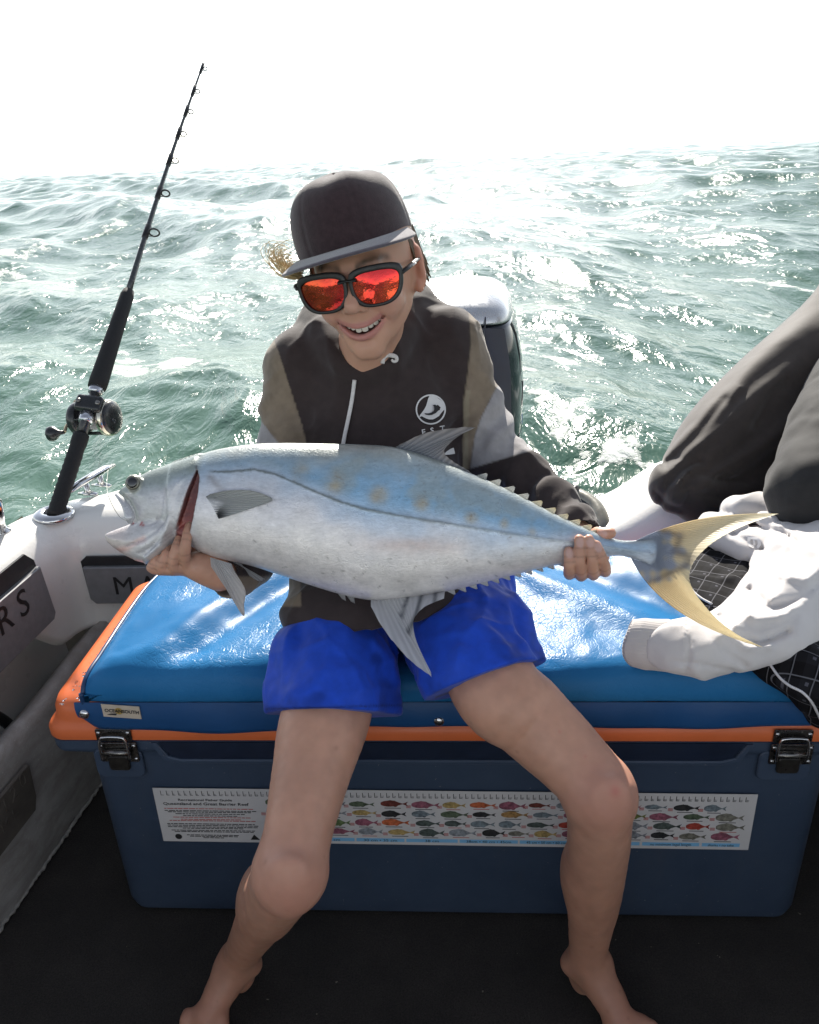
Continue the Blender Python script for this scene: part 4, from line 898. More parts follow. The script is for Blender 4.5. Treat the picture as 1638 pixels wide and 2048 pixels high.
def fish_parts():
    me, fm = sculpt_fish(); body = link('body', me, fm, fish)
    # eye
    c = FW(277, 967, .0250)
    MB().lathe(c, -_f0, [(.0100, -.004), (.0096, .0004), (.0075, .0012), (.0, .0016)], 28).build('eye', pmat('fish_iris', (.17, .165, .13), .2, .3, var=.4, vscale=300, coat=.6), fish)
    MB().lathe(c-_f0*.0012, -_f0, [(.0076, -.001), (.0072, .0004), (.0045, .0012), (.0, .0014)], 24).build('pupil', pmat('fish_pupil', (.006, .006, .008), .08, var=0, coat=.8), body)
    # maxilla: the loose bone along the upper jaw
    mx = pmat('silver_jaw_bone', (.55, .55, .57), .25, .25, var=.15, vscale=80)
    MB().tube(spl([FW(240, 989, .014), FW(252, 999, .0185), (FW(264, 1014, .022)), FW(271, 1032, .0235), FW(272, 1046, .022)], 24), list(np.interp(np.linspace(0, 1, 24), [0, .3, .8, 1], [.003, .005, .0075, .003])), 10, sq=.55).build('jaw_bone', mx, fish)
    # ---- fins
    def finmat(name, base, ray_c, tr):
        m, nt, b = new_mat(name); a = attr(nt, 'col'); nt.links.new(a, b.inputs['Base Color']); b.inputs['Roughness'].default_value = .4
        out = nt.nodes['Material Output']; tb = nt.nodes.new('ShaderNodeBsdfTranslucent'); nt.links.new(a, tb.inputs['Color'])
        mx_ = nt.nodes.new('ShaderNodeMixShader'); mx_.inputs[0].default_value = tr; nt.links.new(b.outputs[0], mx_.inputs[1]); nt.links.new(tb.outputs[0], mx_.inputs[2])
        nt.links.new(mx_.outputs[0], out.inputs['Surface']); nt.links.new(bump(nt, noise(nt, texco(nt), 300, 3), .2, .0005), b.inputs['Normal']); return m
    gfin = finmat('grey_fin', 0, 0, .42); yfin = finmat('yellow_tail_fin', 0, 0, .55)
    def fin(name, base, edge, t0, t1, mat, c0, c1, ray, nr=14, sub=5, nv=16, ctrl=None, thick=.0007, dark=None, parent=None, ragged=0.0, bend=False):
        """sheet of rays from the base curve to the outer edge; each ray a slight ridge"""
        nb = nr*sub+1; Bs = spl([(a, b, 0) for a, b in base], nb); Es = spl([(a, b, 0) for a, b in edge], nb); G = []; Cc = []
        for i in range(nb):
            ph = (i % sub)/sub; ridge = math.cos(2*math.pi*ph); rr = []; cc = []
            ex = Es[i]+ (Bs[i]-Es[i])*ragged*(random.random() if ph == 0 else .5+.5*random.random())
            cm = ctrl(i/(nb-1)) if ctrl else None
            for j in range(nv):
                v = j/(nv-1)
                if cm is None: p = Bs[i]*(1-v)+ex*v
                else: p = Bs[i]*(1-v)**2+np.array([cm[0], cm[1], 0])*2*v*(1-v)+ex*v*v
                w_ = thick*(1.2-.7*v); rr.append((p[0], p[1], t0*(1-v)+t1*(v*v if bend else v)+.0009*ridge*(1-.5*v), w_))
                k = np.array(c0)*(1-v)+np.array(c1)*v; k = k*(1-ray*.5*(1-ridge)*(.4+.6*v)) if ray > 0 else k
                if dark: k = dark(p[0], p[1], k)
                cc.append(k)
            G.append(rr); Cc.append(cc)
        A = np.array(G); V1 = np.array([[FW(q[0], q[1], q[2]+q[3]) for q in r] for r in A]); V2 = np.array([[FW(q[0], q[1], q[2]-q[3]) for q in r] for r in A])
        F1 = grid_faces(nb, nv); F2 = F1[:, ::-1]+nb*nv
        rim = [(0, j) for j in range(nv)]+[(i, nv-1) for i in range(1, nb)]+[(nb-1, j) for j in range(nv-2, -1, -1)]
        ids = np.array([i*nv+j for i, j in rim]); F3 = np.stack([ids[:-1], ids[1:], ids[1:]+nb*nv, ids[:-1]+nb*nv], 1)
        V = np.vstack([V1.reshape(-1, 3), V2.reshape(-1, 3)]); cs = np.array(Cc).reshape(-1, 3); cs = np.vstack([cs, cs])
        return link(name, mesh_np(name, V, np.vstack([F1, F2, F3]), True, cols=np.clip(cs, .003, 1)), mat, parent or fish)
    dk = lambda cx, cy, r, c: (lambda x, y, k: k+(np.array(c)-k)*math.exp(-((x-cx)**2+(y-cy)**2)/r**2))
    fin('pectoral_fin', [(427, 995), (440, 1012), (452, 1036)], [(470, 983), (556, 1000), (482, 1031)], .044, .058, gfin, (.30, .31, .30), (.42, .43, .40), .25, 16, ctrl=None, dark=dk(455, 1030, 17, (.03, .03, .035))) if False else None
    # pectoral: rays fan out of a short base to a curved tip
    E = [(440, 990), (475, 983), (515, 983), (545, 992), (558, 1001), (545, 1008), (520, 1016), (495, 1025), (470, 1033), (456, 1037)]
    fin('pectoral_fin', [(428, 995), (438, 1008), (452, 1036)], E, .0445, .053, gfin, (.50, .51, .52), (.56, .57, .55), .24, 18, 4, dark=dk(455, 1031, 16, (.025, .025, .03)))
    E = [(440, 1128), (468, 1170), (501, 1222), (503, 1200), (506, 1176), (498, 1158), (486, 1140)]
    fin('pelvic_fin', [(434, 1112), (450, 1117), (474, 1124)], E, .036, .050, gfin, (.64, .62, .61), (.66, .61, .58), .14, 10, 5)
    fin('pelvic_fin', [(470, 1120), (478, 1122), (490, 1126)], [(478, 1126), (520, 1148), (534, 1156), (522, 1160), (505, 1150)], .022, .018, gfin, (.44, .43, .43), (.36, .35, .36), .4, 8, 4)
    E = [(800, 889), (850, 866), (905, 855), (953, 853), (925, 868), (903, 884), (889, 902), (897, 915), (913, 927), (932, 938), (944, 947)]
    fin('dorsal_fin', [(788, 897), (830, 908), (880, 924), (944, 950)], E, 0, .002, gfin, (.24, .26, .30), (.36, .34, .34), .42, 16, 5, ragged=.06)
    E = [(745, 1205), (770, 1250), (815, 1305), (858, 1341), (862, 1335), (846, 1305), (832, 1272), (826, 1240), (832, 1222), (850, 1205), (885, 1190)]
    fin('anal_fin', [(742, 1196), (775, 1192), (820, 1190), (890, 1180)], E, 0, .046, gfin, (.70, .69, .69), (.80, .80, .82), .16, 15, 5, ragged=.05, dark=lambda x, y, k: k+(np.array((.07, .08, .11))-k)*.8*max(0, math.sin(x*.24+y*.09))**2*float(x > 800)*float(y < 1262))
    for k, (x0, h_) in enumerate(((672, 9), (690, 10))):
        fin('anal_spine', [(x0, f_bot(x0)-4), (x0+18, f_bot(x0+18)-4)], [(x0+12, f_bot(x0+12)+h_), (x0+20, f_bot(x0+20)+h_+2)], 0, 0, gfin, (.4, .4, .4), (.34, .33, .33), .2, 3, 3, 5)
    for k, x0 in enumerate((948, 975, 1003, 1031, 1058, 1085, 1110, 1134, 1157, 1178)):
        y0 = float(f_top(x0)); x1 = x0+23; y1 = float(f_top(x1)); h_ = 11-k*.2
        o = fin('finlet', [(x0, y0+3), (x1, y1+4)], [(x0+24, y1-h_-2), (x0+27, y1-h_+1)], 0, .001, yfin, (.60, .60, .56), (.88, .82, .66) if k > 3 else (.76, .76, .74), .12, 4, 4, 6)
    for k, x0 in enumerate(range(888, 1112, 22)):
        y0 = float(f_bot(x0)); x1 = x0+20; y1 = float(f_bot(x1)); h_ = 9-k*.35
        fin('finlet', [(x0, y0-4), (x1, y1-4)], [(x0+20, y1+h_+1), (x0+23, y1+h_)], 0, .001, gfin, (.66, .65, .65), (.66, .66, .68), .12, 4, 4, 6)
    # tail: two long lobes
    Bt = [(1272, 1081), (1290, 1086), (1300, 1096), (1302, 1106), (1296, 1116), (1282, 1122), (1262, 1116)]
    Et = [(1528, 1027), (1500, 1036), (1462, 1050), (1425, 1068), (1392, 1090), (1366, 1118), (1356, 1148), (1364, 1174), (1385, 1203), (1415, 1235), (1452, 1262), (1480, 1276), (1497, 1284)]
    def ctl(t):
        up = np.array([1385., 1022]); lo = np.array([1322., 1240]); mid = np.array([1332., 1118]); 
        return up*(1-t)**4+lo*t**4+mid*(1-(1-t)**4-t**4)
    def tc(x, y, k):
        d = math.hypot((x-1290), (y-1104)*1.05); k = np.array(k)
        f = float(sstep(72, 42, d+9*math.sin(y*.21)+6*math.sin(x*.3))); f2 = float(np.exp(-((d-64-8*math.sin(y*.13+x*.07))/10)**2))*.42
        k = k+(np.array((.44, .48, .56))-k)*f; return k+(np.array((.12, .085, .09))-k)*f2
    fin('tail_fin', Bt, Et, 0, .045, yfin, (.70, .56, .35), (.92, .85, .66), .12, 44, 4, 40, ctrl=ctl, thick=.0012, dark=tc, ragged=.012, bend=True)  # rays paled to cream outwards, painting in the light from behind
fish_parts()
# ------------------------------------------------------------------ the boy holding the fish
HM = rotm('Y', -8.0) @ rotm('Z', -11) @ rotm('X', 2.5); HS = 1.07
HX = HM @ np.array([[1, 0, 0], [0, -1, 0], [0, 0, 1.]]).T           # columns: viewer's right, forward, up
HO = atd(704, 575, 1.07) - HX @ V3(0, .088, .0035)*HS
def HW(x, y, z): return HO + HX @ V3(x, y, z)*HS
def hloc(P): return (np.asarray(P)-HO) @ HX
def mou_y(x): return .0905-.019*(x/.030)**2
def mou_u(x): return -.0480+.0085*(x/.030)**2
def mou_l(x): return -.0566+.0168*(x/.030)**2
person = empty('person', (0.0, 1.12, .53), 'young person in cap, mirrored sunglasses, hoodie and blue shorts, sitting barefoot and smiling', 'person')
A = lambda px, py, d: atd(px, py, d)
AH = lambda px, py, d: atd(px, py, d-.035)          # the hands close round the fish
HANDR = [  # fingers of the hand on the tail: (pixel, depth) down behind the fish, round below it and up its near side
    ([(1142, 1126, 1.182), (1139, 1148, 1.152), (1138, 1132, 1.122), (1137, 1102, 1.1235)], [.009, .0092, .0085, .0074]),
    ([(1161, 1128, 1.182), (1163, 1152, 1.152), (1160, 1125, 1.121), (1158, 1078, 1.1215)], [.009, .0092, .0085, .0076]),
    ([(1182, 1126, 1.182), (1187, 1150, 1.152), (1184, 1124, 1.121), (1178, 1078, 1.1215)], [.009, .0092, .0086, .0076]),
    ([(1202, 1122, 1.182), (1210, 1143, 1.152), (1205, 1120, 1.121), (1193, 1090, 1.1215)], [.009, .0094, .0088, .0076])]
HANDL = [
    ([(398, 1126, 1.152), (372, 1126, 1.134), (371, 1090, 1.1185), (378, 1058, 1.126), (386, 1036, 1.140)], [.012, .0098, .0088, .008, .007]),
    ([(392, 1132, 1.152), (349, 1134, 1.133), (352, 1100, 1.124), (360, 1076, 1.134)], [.012, .0098, .0088, .008]),
    ([(388, 1136, 1.152), (327, 1137, 1.134), (331, 1112, 1.129), (340, 1092, 1.142)], [.012, .0094, .0085, .0075]),
    ([(384, 1140, 1.152), (308, 1138, 1.137), (314, 1120, 1.134), (324, 1104, 1.146)], [.011, .0088, .008, .007])]
def sculpt_person():
    s = Sculpt(); s.frame(HX, HO, HS)
    s.ell((0, -.012, .035), (.068, .088, .080), .0)
    s.ell((0, .024, -.004), (.0570, .066, .076), .02)
    s.ell((0, .036, -.034), (.0430, .054, .043), .02)
    for q in (-1, 1):
        s.cone((q*.0365, .008, -.038), (q*.008, .067, -.079), .0155, .0105, .020)
        s.ell((q*.0325, .062, -.026), (.0215, .022, .018), .016)
        s.ell((q*.016, .072, -.065), (.011, .011, .011), .014)
    s.cone((-.006, .0735, -.081), (.006, .0735, -.081), .0118, .0118, .014)
    s.cone((-.030, .078, .027), (.030, .078, .027), .0075, .0075, .014)
    s.cone((0, .083, .014), (0, .1065, -.016), .0070, .0098, .008)
    for q in (-1, 1):
        s.ell((q*.0112, .0965, -.0205), (.0076, .0095, .0066), .004); s.ell((q*.0056, .1025, -.0262), (.0034, .0045, .0026), .0015, '-')
        s.ell((q*.031, .075, .010), (.012, .010, .008), .006)
        Re = rotm('Z', -q*22); s.ell((q*.0705, -.008, .000), (.0075, .018, .029), .004, R=Re); s.ell((q*.0785, -.003, .004), (.0034, .0085, .015), .002, '-', R=Re); s.ell((q*.069, .004, -.024), (.006, .007, .008), .005)
    for q in (-1, 1): s.ell((q*.0585, -.012, -.002), (.0125, .020, .028), .012)
    xs = np.linspace(-.030, .030, 9)
    s.chain([(x, mou_y(x)-.0005, mou_u(x)+.0022) for x in xs], [.002, .0030, .0036, .0040, .0038, .0040, .0036, .0030, .002], .004)
    s.chain([(x, mou_y(x)-.0005, mou_l(x)-.0026) for x in xs], [.002, .0032, .0043, .005, .0053, .005, .0043, .0032, .002], .005)
    def mouth(P):
        x, y, z = P[..., 0], P[..., 1], P[..., 2]; xx = np.clip(x, -.030, .030)
        return np.maximum(np.maximum(mou_l(xx)-z, z-mou_u(xx)), np.maximum(np.abs(x)-.030, .072-y))
    s.custom(mouth, (-.031, .07, -.062), (.031, .11, -.036), .0015, '-')
    s.frame()
    nb = A(735, 735, 1.285)
    s.cone(HW(0, -.022, -.035), nb, .046, .050, .03); s.cone(HW(0, .012, -.062), A(730, 720, 1.25), .026, .034, .025)
    # trunk and arms under the clothes
    s.cone(nb, A(620, 735, 1.30), .045, .035, .03); s.cone(nb, A(890, 715, 1.31), .045, .035, .03)
    s.ell(A(750, 830, 1.32), (.115, .065, .12), .04); s.ell(A(765, 1000, 1.32), (.095, .055, .12), .04); s.ell((0, 1.17, .605), (.105, .075, .06), .04)
    s.chain([A(900, 715, 1.31), A(965, 890, 1.33), A(1095, 1000, 1.262), AH(1150, 1062, 1.224), AH(1160, 1085, 1.210)], [.036, .033, .026, .0205, .021], .012)
    s.chain([A(600, 735, 1.30), A(575, 930, 1.31), A(500, 1110, 1.235), AH(440, 1146, 1.172)], [.038, .036, .032, .0235], .012)
    # hand on the tail
    s.chain([AH(1158, 1082, 1.212), AH(1165, 1100, 1.198), AH(1172, 1122, 1.186)], [.024, .024, .020], .012)
    s.ell(AH(1160, 1118, 1.190), (.026, .013, .016), .01); s.ell(AH(1186, 1114, 1.190), (.024, .013, .016), .01)
    for pts, rs in HANDR: s.chain([AH(*p) for p in pts], [r*.90 for r in rs], .0012)
    s.chain([AH(1190, 1098, 1.194), AH(1192, 1070, 1.176), AH(1204, 1068, 1.150), AH(1221, 1066, 1.143)], [.013, .0105, .0098, .0082], .004, k0=.01)
    # hand under the gill
    s.chain([AH(440, 1146, 1.172), AH(415, 1138, 1.160), AH(392, 1132, 1.150)], [.0235, .024, .019], .01)
    s.ell(AH(384, 1132, 1.150), (.020, .013, .012), .012); s.ell(AH(352, 1128, 1.150), (.024, .010, .013), .010); s.cone(AH(415, 1135, 1.162), AH(392, 1105, 1.172), .013, .010, .008); s.cone(AH(392, 1105, 1.172), AH(362, 1090, 1.168), .0095, .008, .004)
    for pts, rs in HANDL: s.chain([AH(*p) for p in pts], [r*.86 for r in rs], .0012)
    # legs
    hl, hr = V3(-.085, 1.15, .585), V3(.080, 1.155, .580)
    s.chain([hl, A(655, 1420, 1.125), A(624, 1540, 1.065), A(600, 1645, 1.015), A(582, 1735, .988)], [.062, .0625, .0525, .0445, .0425], .03)
    s.ell(A(581, 1752, .979), (.0365, .037, .039), .02); s.ell(A(578, 1745, .949), (.020, .010, .022), .022); s.ell(A(578, 1800, .978), (.014, .014, .016), .018)                                   # kneecap
    s.chain([A(578, 1748, .995), A(548, 1795, 1.085), A(512, 1855, 1.185), A(478, 1915, 1.262)], [.042, .0435, .034, .0265], .02)
    s.ell(A(534, 1788, 1.125), (.032, .040, .05), .03); s.cone(A(560, 1815, 1.045), A(490, 1895, 1.225), .010, .009, .02)
    s.ell(A(452, 1930, 1.262), (.014, .014, .014), .012); s.ell(A(505, 1930, 1.268), (.013, .013, .013), .012)
    s.ell(A(484, 1945, 1.305), (.022, .030, .027), .03)
    s.chain([A(478, 1922, 1.265), A(446, 1975, 1.252), A(415, 2030, 1.235)], [.029, .026, .019], .02); s.cone(A(392, 2040, 1.24), A(436, 2046, 1.238), .0165, .0165, .02)
    for i, (tx_, ty_, r_) in enumerate(((368, 2068, .0085), (384, 2080, .0088), (401, 2088, .0090), (419, 2094, .0095), (443, 2098, .0125))):
        s.chain([A(376+i*16, 2030, 1.236), A(tx_+2, ty_-26, 1.228), A(tx_, ty_, 1.234)], [.010, r_, r_*.9], .004)
    s.chain([hr, A(985, 1365, 1.125), A(1055, 1432, 1.110), A(1130, 1505, 1.092), A(1188, 1566, 1.075)], [.062, .0625, .0575, .0515, .0465], .03)
    s.ell(A(1206, 1592, 1.062), (.041, .039, .041), .022); s.ell(A(1218, 1588, 1.029), (.020, .010, .022), .022); s.ell(A(1212, 1652, 1.058), (.013, .014, .016), .014); s.ell(A(1168, 1592, 1.06), (.016, .018, .022), .02); s.cone(A(1212, 1670, 1.08), A(1186, 1840, 1.185), .012, .010, .02)
    s.chain([A(1200, 1600, 1.075), A(1197, 1690, 1.125), A(1188, 1790, 1.185), A(1179, 1870, 1.228), A(1174, 1918, 1.25)], [.0445, .0430, .0395, .0315, .0275], .02)
    s.ell(A(1172, 1735, 1.185), (.034, .036, .06), .03)
    s.ell(A(1140, 1926, 1.262), (.014, .014, .014), .012); s.ell(A(1204, 1922, 1.25), (.014, .014, .014), .012)
    s.ell(A(1164, 1950, 1.284), (.0205, .028, .027), .035)
    s.chain([A(1176, 1922, 1.256), A(1212, 1985, 1.240), A(1246, 2048, 1.222)], [.029, .0265, .020], .02); s.cone(A(1232, 2062, 1.222), A(1282, 2052, 1.222), .0165, .0165, .02)
    for i, (tx_, ty_, r_) in enumerate(((1222, 2112, .0125), (1252, 2110, .0095), (1274, 2104, .009), (1294, 2094, .0088), (1312, 2082, .0085))):
        s.chain([A(1228+i*15, 2048, 1.222), A(tx_-4, ty_-26, 1.212), A(tx_, ty_, 1.216)], [.010, r_, r_*.9], .004)
    def post(P):
        d = .0004*vnoise(P, 38, 2)+.0004*vnoise(P, 90, 3)
        if np.abs(P-HO.astype(np.float32)).max(-1).min() < .12:
            q = (P-HO.astype(np.float32))@HX.astype(np.float32)/HS; x_, z_ = np.abs(q[..., 0]), q[..., 2]
            d = d+(q[..., 1] > .04)*(.0020*np.exp(-(line_dist(x_, z_, [(.0165, -.022), (.027, -.032), (.0345, -.046)])/.0030)**2)+.0010*np.exp(-(line_dist(x_, z_, [(.0, -.069), (.012, -.0675)])/.004)**2))
        return d
    s.post.append(post)
    V, F = s.mesh(.0024); V = relax(V, F, 1, .35)
    # skin colours
    q = (V-HO)@HX/HS; x, y, z = q[:, 0], q[:, 1], q[:, 2]; n1 = fbm(V, 25, 3, 1)[:, None]; n2 = fbm(V, 90, 3, 2)[:, None]
    L = lambda a, b_, m_: a+(b_-a)*np.clip(m_, 0, 1)[:, None]
    face = sstep(.16, .13, np.linalg.norm(q, axis=1))
    col = np.tile(np.array([.50, .272, .188]), (len(V), 1))*(1+.15*n1+.10*n2)
    col = L(col, np.array([.54, .30, .21]), face*.8)
    def spot(c, r): return np.exp(-((np.linalg.norm(V-c, axis=1)/r)**2))
    for c, r, a in ((A(582, 1790, .955), .05, .55), (A(1215, 1600, 1.03), .05, .55), (A(440, 2060, 1.22), .05, .3), (A(1260, 2060, 1.2), .05, .3)): col = L(col, np.array([.50, .225, .17]), spot(c, r)*a)
    for c in (A(1233, 1585, 1.01),): col = L(col, np.array([.46, .12, .10]), spot(c, .008)*.7)
    cheek = np.exp(-(((np.abs(x)-.037)/.02)**2+((z+.028)/.018)**2))*(y > .03); col = L(col, np.array([.54, .26, .21]), cheek*.45)
    nose_ = np.exp(-((x/.013)**2+((z+.018)/.012)**2))*(y > .085); col = L(col, np.array([.52, .28, .22]), nose_*.4)
    xx = np.clip(x, -.030, .030); inm = (np.abs(x) < .034)*(y > .055)
    lipu = sstep(.0065, .0035, np.abs(z-(mou_u(xx)+.0024)))*inm*sstep(.034, .027, np.abs(x)); lipl = sstep(.0078, .0045, np.abs(z-(mou_l(xx)-.0030)))*inm*sstep(.034, .027, np.abs(x))
    col = L(col, np.array([.46, .185, .165]), np.maximum(lipu, lipl)*.85)
    inside = (z > mou_l(xx)-.001)*(z < mou_u(xx)+.001)*(y < mou_y(xx)-.0045)*(np.abs(x) < .030)*(y > .06); col = L(col, np.array([.12, .03, .025]), inside*1.0)
    ears = sstep(.062, .07, np.abs(x))*(np.abs(z) < .04)*(face > .5)*(np.abs(y+.005) < .03); col = L(col, np.array([.58, .22, .15]), ears*.5)
    for fx, fy in ((683, 512), (797, 700), (762, 728), (757, 690)):
        pass
    brow = np.exp(-(((z-.0325+.25*(np.abs(x)-.03)*(np.abs(x)-.03)*60)/.0050)**2))*sstep(.007, .012, np.abs(x))*sstep(.052, .044, np.abs(x))*(y > .04); col = L(col, np.array([.095, .06, .04]), brow*(.8+.5*n2[:, 0]))
    scalp = face*sstep(.0, -.03, y+.0*z)*(z > -.03); col = L(col, np.array([.13, .085, .05]), scalp*(np.abs(x) < .068)*.9)
    # freckles and small marks on the legs
    qf = np.random.default_rng(5); leg = np.nonzero((V[:, 2] < .55) & (V[:, 1] < 1.05))[0]
    for i in qf.choice(leg, 90):
        col = L(col, np.array([.30, .14, .09]) if qf.random() < .75 else np.array([.50, .17, .13]), np.exp(-((np.linalg.norm(V-V[i], axis=1)/qf.uniform(.0016, .0034))**2))*qf.uniform(.3, .6))
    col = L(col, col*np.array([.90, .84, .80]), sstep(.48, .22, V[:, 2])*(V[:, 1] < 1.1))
    # shade in the finger-joint creases, painted into the skin colour
    for H_ in (HANDR, HANDL):
        for pts, rs in H_:
            for i in range(1, len(pts)-1):
                for f in (.25, .62):
                    c = AH(*pts[i])*(1-f)+AH(*pts[i+1])*f; ax = nrm(AH(*pts[i+1])-AH(*pts[i])); t_ = (V-c)@ax; rr_ = np.linalg.norm(V-c-t_[:, None]*ax, axis=1)
                    col = L(col, col*.62, np.exp(-(t_/.0011)**2)*(rr_ < .0115)*.7)
    # nails
    for pts, rs in HANDR:
        p, p2 = AH(*pts[-1]), AH(*pts[-2]); c = p*.86+p2*.14 - _f0*rs[-1]*.9; col = L(col, np.array([.56, .37, .33]), sstep(1.25, .75, np.sqrt((((V-c)@_R)/.0055)**2+(((V-c)@_U)/.0068)**2))*(((V-c)@(-_f0)) > -.006)*.8)
    c = AH(1207, 1069, 1.135); col = L(col, np.array([.60, .42, .38]), sstep(1.2, .8, np.sqrt((((V-c)@_R)/.006)**2+(((V-c)@_U)/.006)**2))*(np.abs((V-c)@_f0) < .015)*.7)
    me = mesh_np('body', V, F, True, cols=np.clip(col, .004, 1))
    m, nt, b = new_mat('skin'); nt.links.new(attr(nt, 'col'), b.inputs['Base Color']); v = texco(nt)
    nt.links.new(ramp(nt, noise(nt, v, 45, 4), [(0.3, .40), (.7, .56)]), b.inputs['Roughness']); b.inputs['Specular IOR Level'].default_value = .42
    b.inputs['Subsurface Weight'].default_value = .22; b.inputs['Subsurface Radius'].default_value = (1.0, .32, .18); b.inputs['Subsurface Scale'].default_value = .007
    nt.links.new(bump(nt, math_(nt, 'ADD', noise(nt, v, 420, 3), math_(nt, 'MULTIPLY', voro(nt, v, 900), .6)), .18, .0006), b.inputs['Normal'])
    return me, m
me, skin = sculpt_person(); body_o = link('body', me, skin, person)
def teeth():
    tm = pmat('tooth_enamel', (.72, .68, .60), .22, var=.06, vscale=200, coat=.3); ws = [.0060, .0060, .0062, .0066, .0086, .0086, .0066, .0062, .0060, .0060]; x = -sum(ws)/2
    for i, w_ in enumerate(ws):
        c = x+w_/2; x += w_; yy = mou_y(c)-.0062; h = .0092-.0010*abs(i-4.5)-(.0010 if i in (3, 6) else 0); z1 = mou_u(c)+.0030; z0 = z1-h-.001
        G = []
        for t in np.linspace(0, 1, 7):
            zz = z1+(z0-z1)*t; hw = w_*.496*(1-.10*t)*(1 if t < .85 else .86); sl_ = -2*.019*c/.030**2
            G.append([HW(c+hw*a, yy+sl_*hw*a+.0013*(1-a*a)-.0006*(t-.5)**2*4, zz+(.0006*a*a if t > .9 else 0)) for a in (-1, -.8, -.4, 0, .4, .8, 1)])
        MB().grid(np.array(G), flip=True).build('tooth', tm, body_o)
teeth()

# ---- cloth
def cloth(name, attrn='col', rough=.85, weave=700, sheen=.25, bs=.25):
    m, nt, b = new_mat(name); v = texco(nt)
    c = attr(nt, attrn); f = ramp(nt, noise(nt, v, 60, 5), [(.3, .86), (.7, 1.10)]); nt.links.new(mixc(nt, 1.0, c, f, 'MULTIPLY'), b.inputs['Base Color'])
    b.inputs['Roughness'].default_value = rough; b.inputs['Sheen Weight'].default_value = sheen; b.inputs['Sheen Roughness'].default_value = .45; b.inputs['Specular IOR Level'].default_value = .2
    h = math_(nt, 'ADD', noise(nt, v, weave, 2), math_(nt, 'MULTIPLY', noise(nt, v, 35, 4), 1.6)); nt.links.new(bump(nt, h, bs, .0012), b.inputs['Normal']); return m
def projpx(V):
    q = V-_C; d = q@_f0; return 819+FPX*(q@_R)/d, 1024-FPX*(q@_U)/d, d
def seam_x(y, pts): return np.interp(y, [p[1] for p in pts], [p[0] for p in pts])
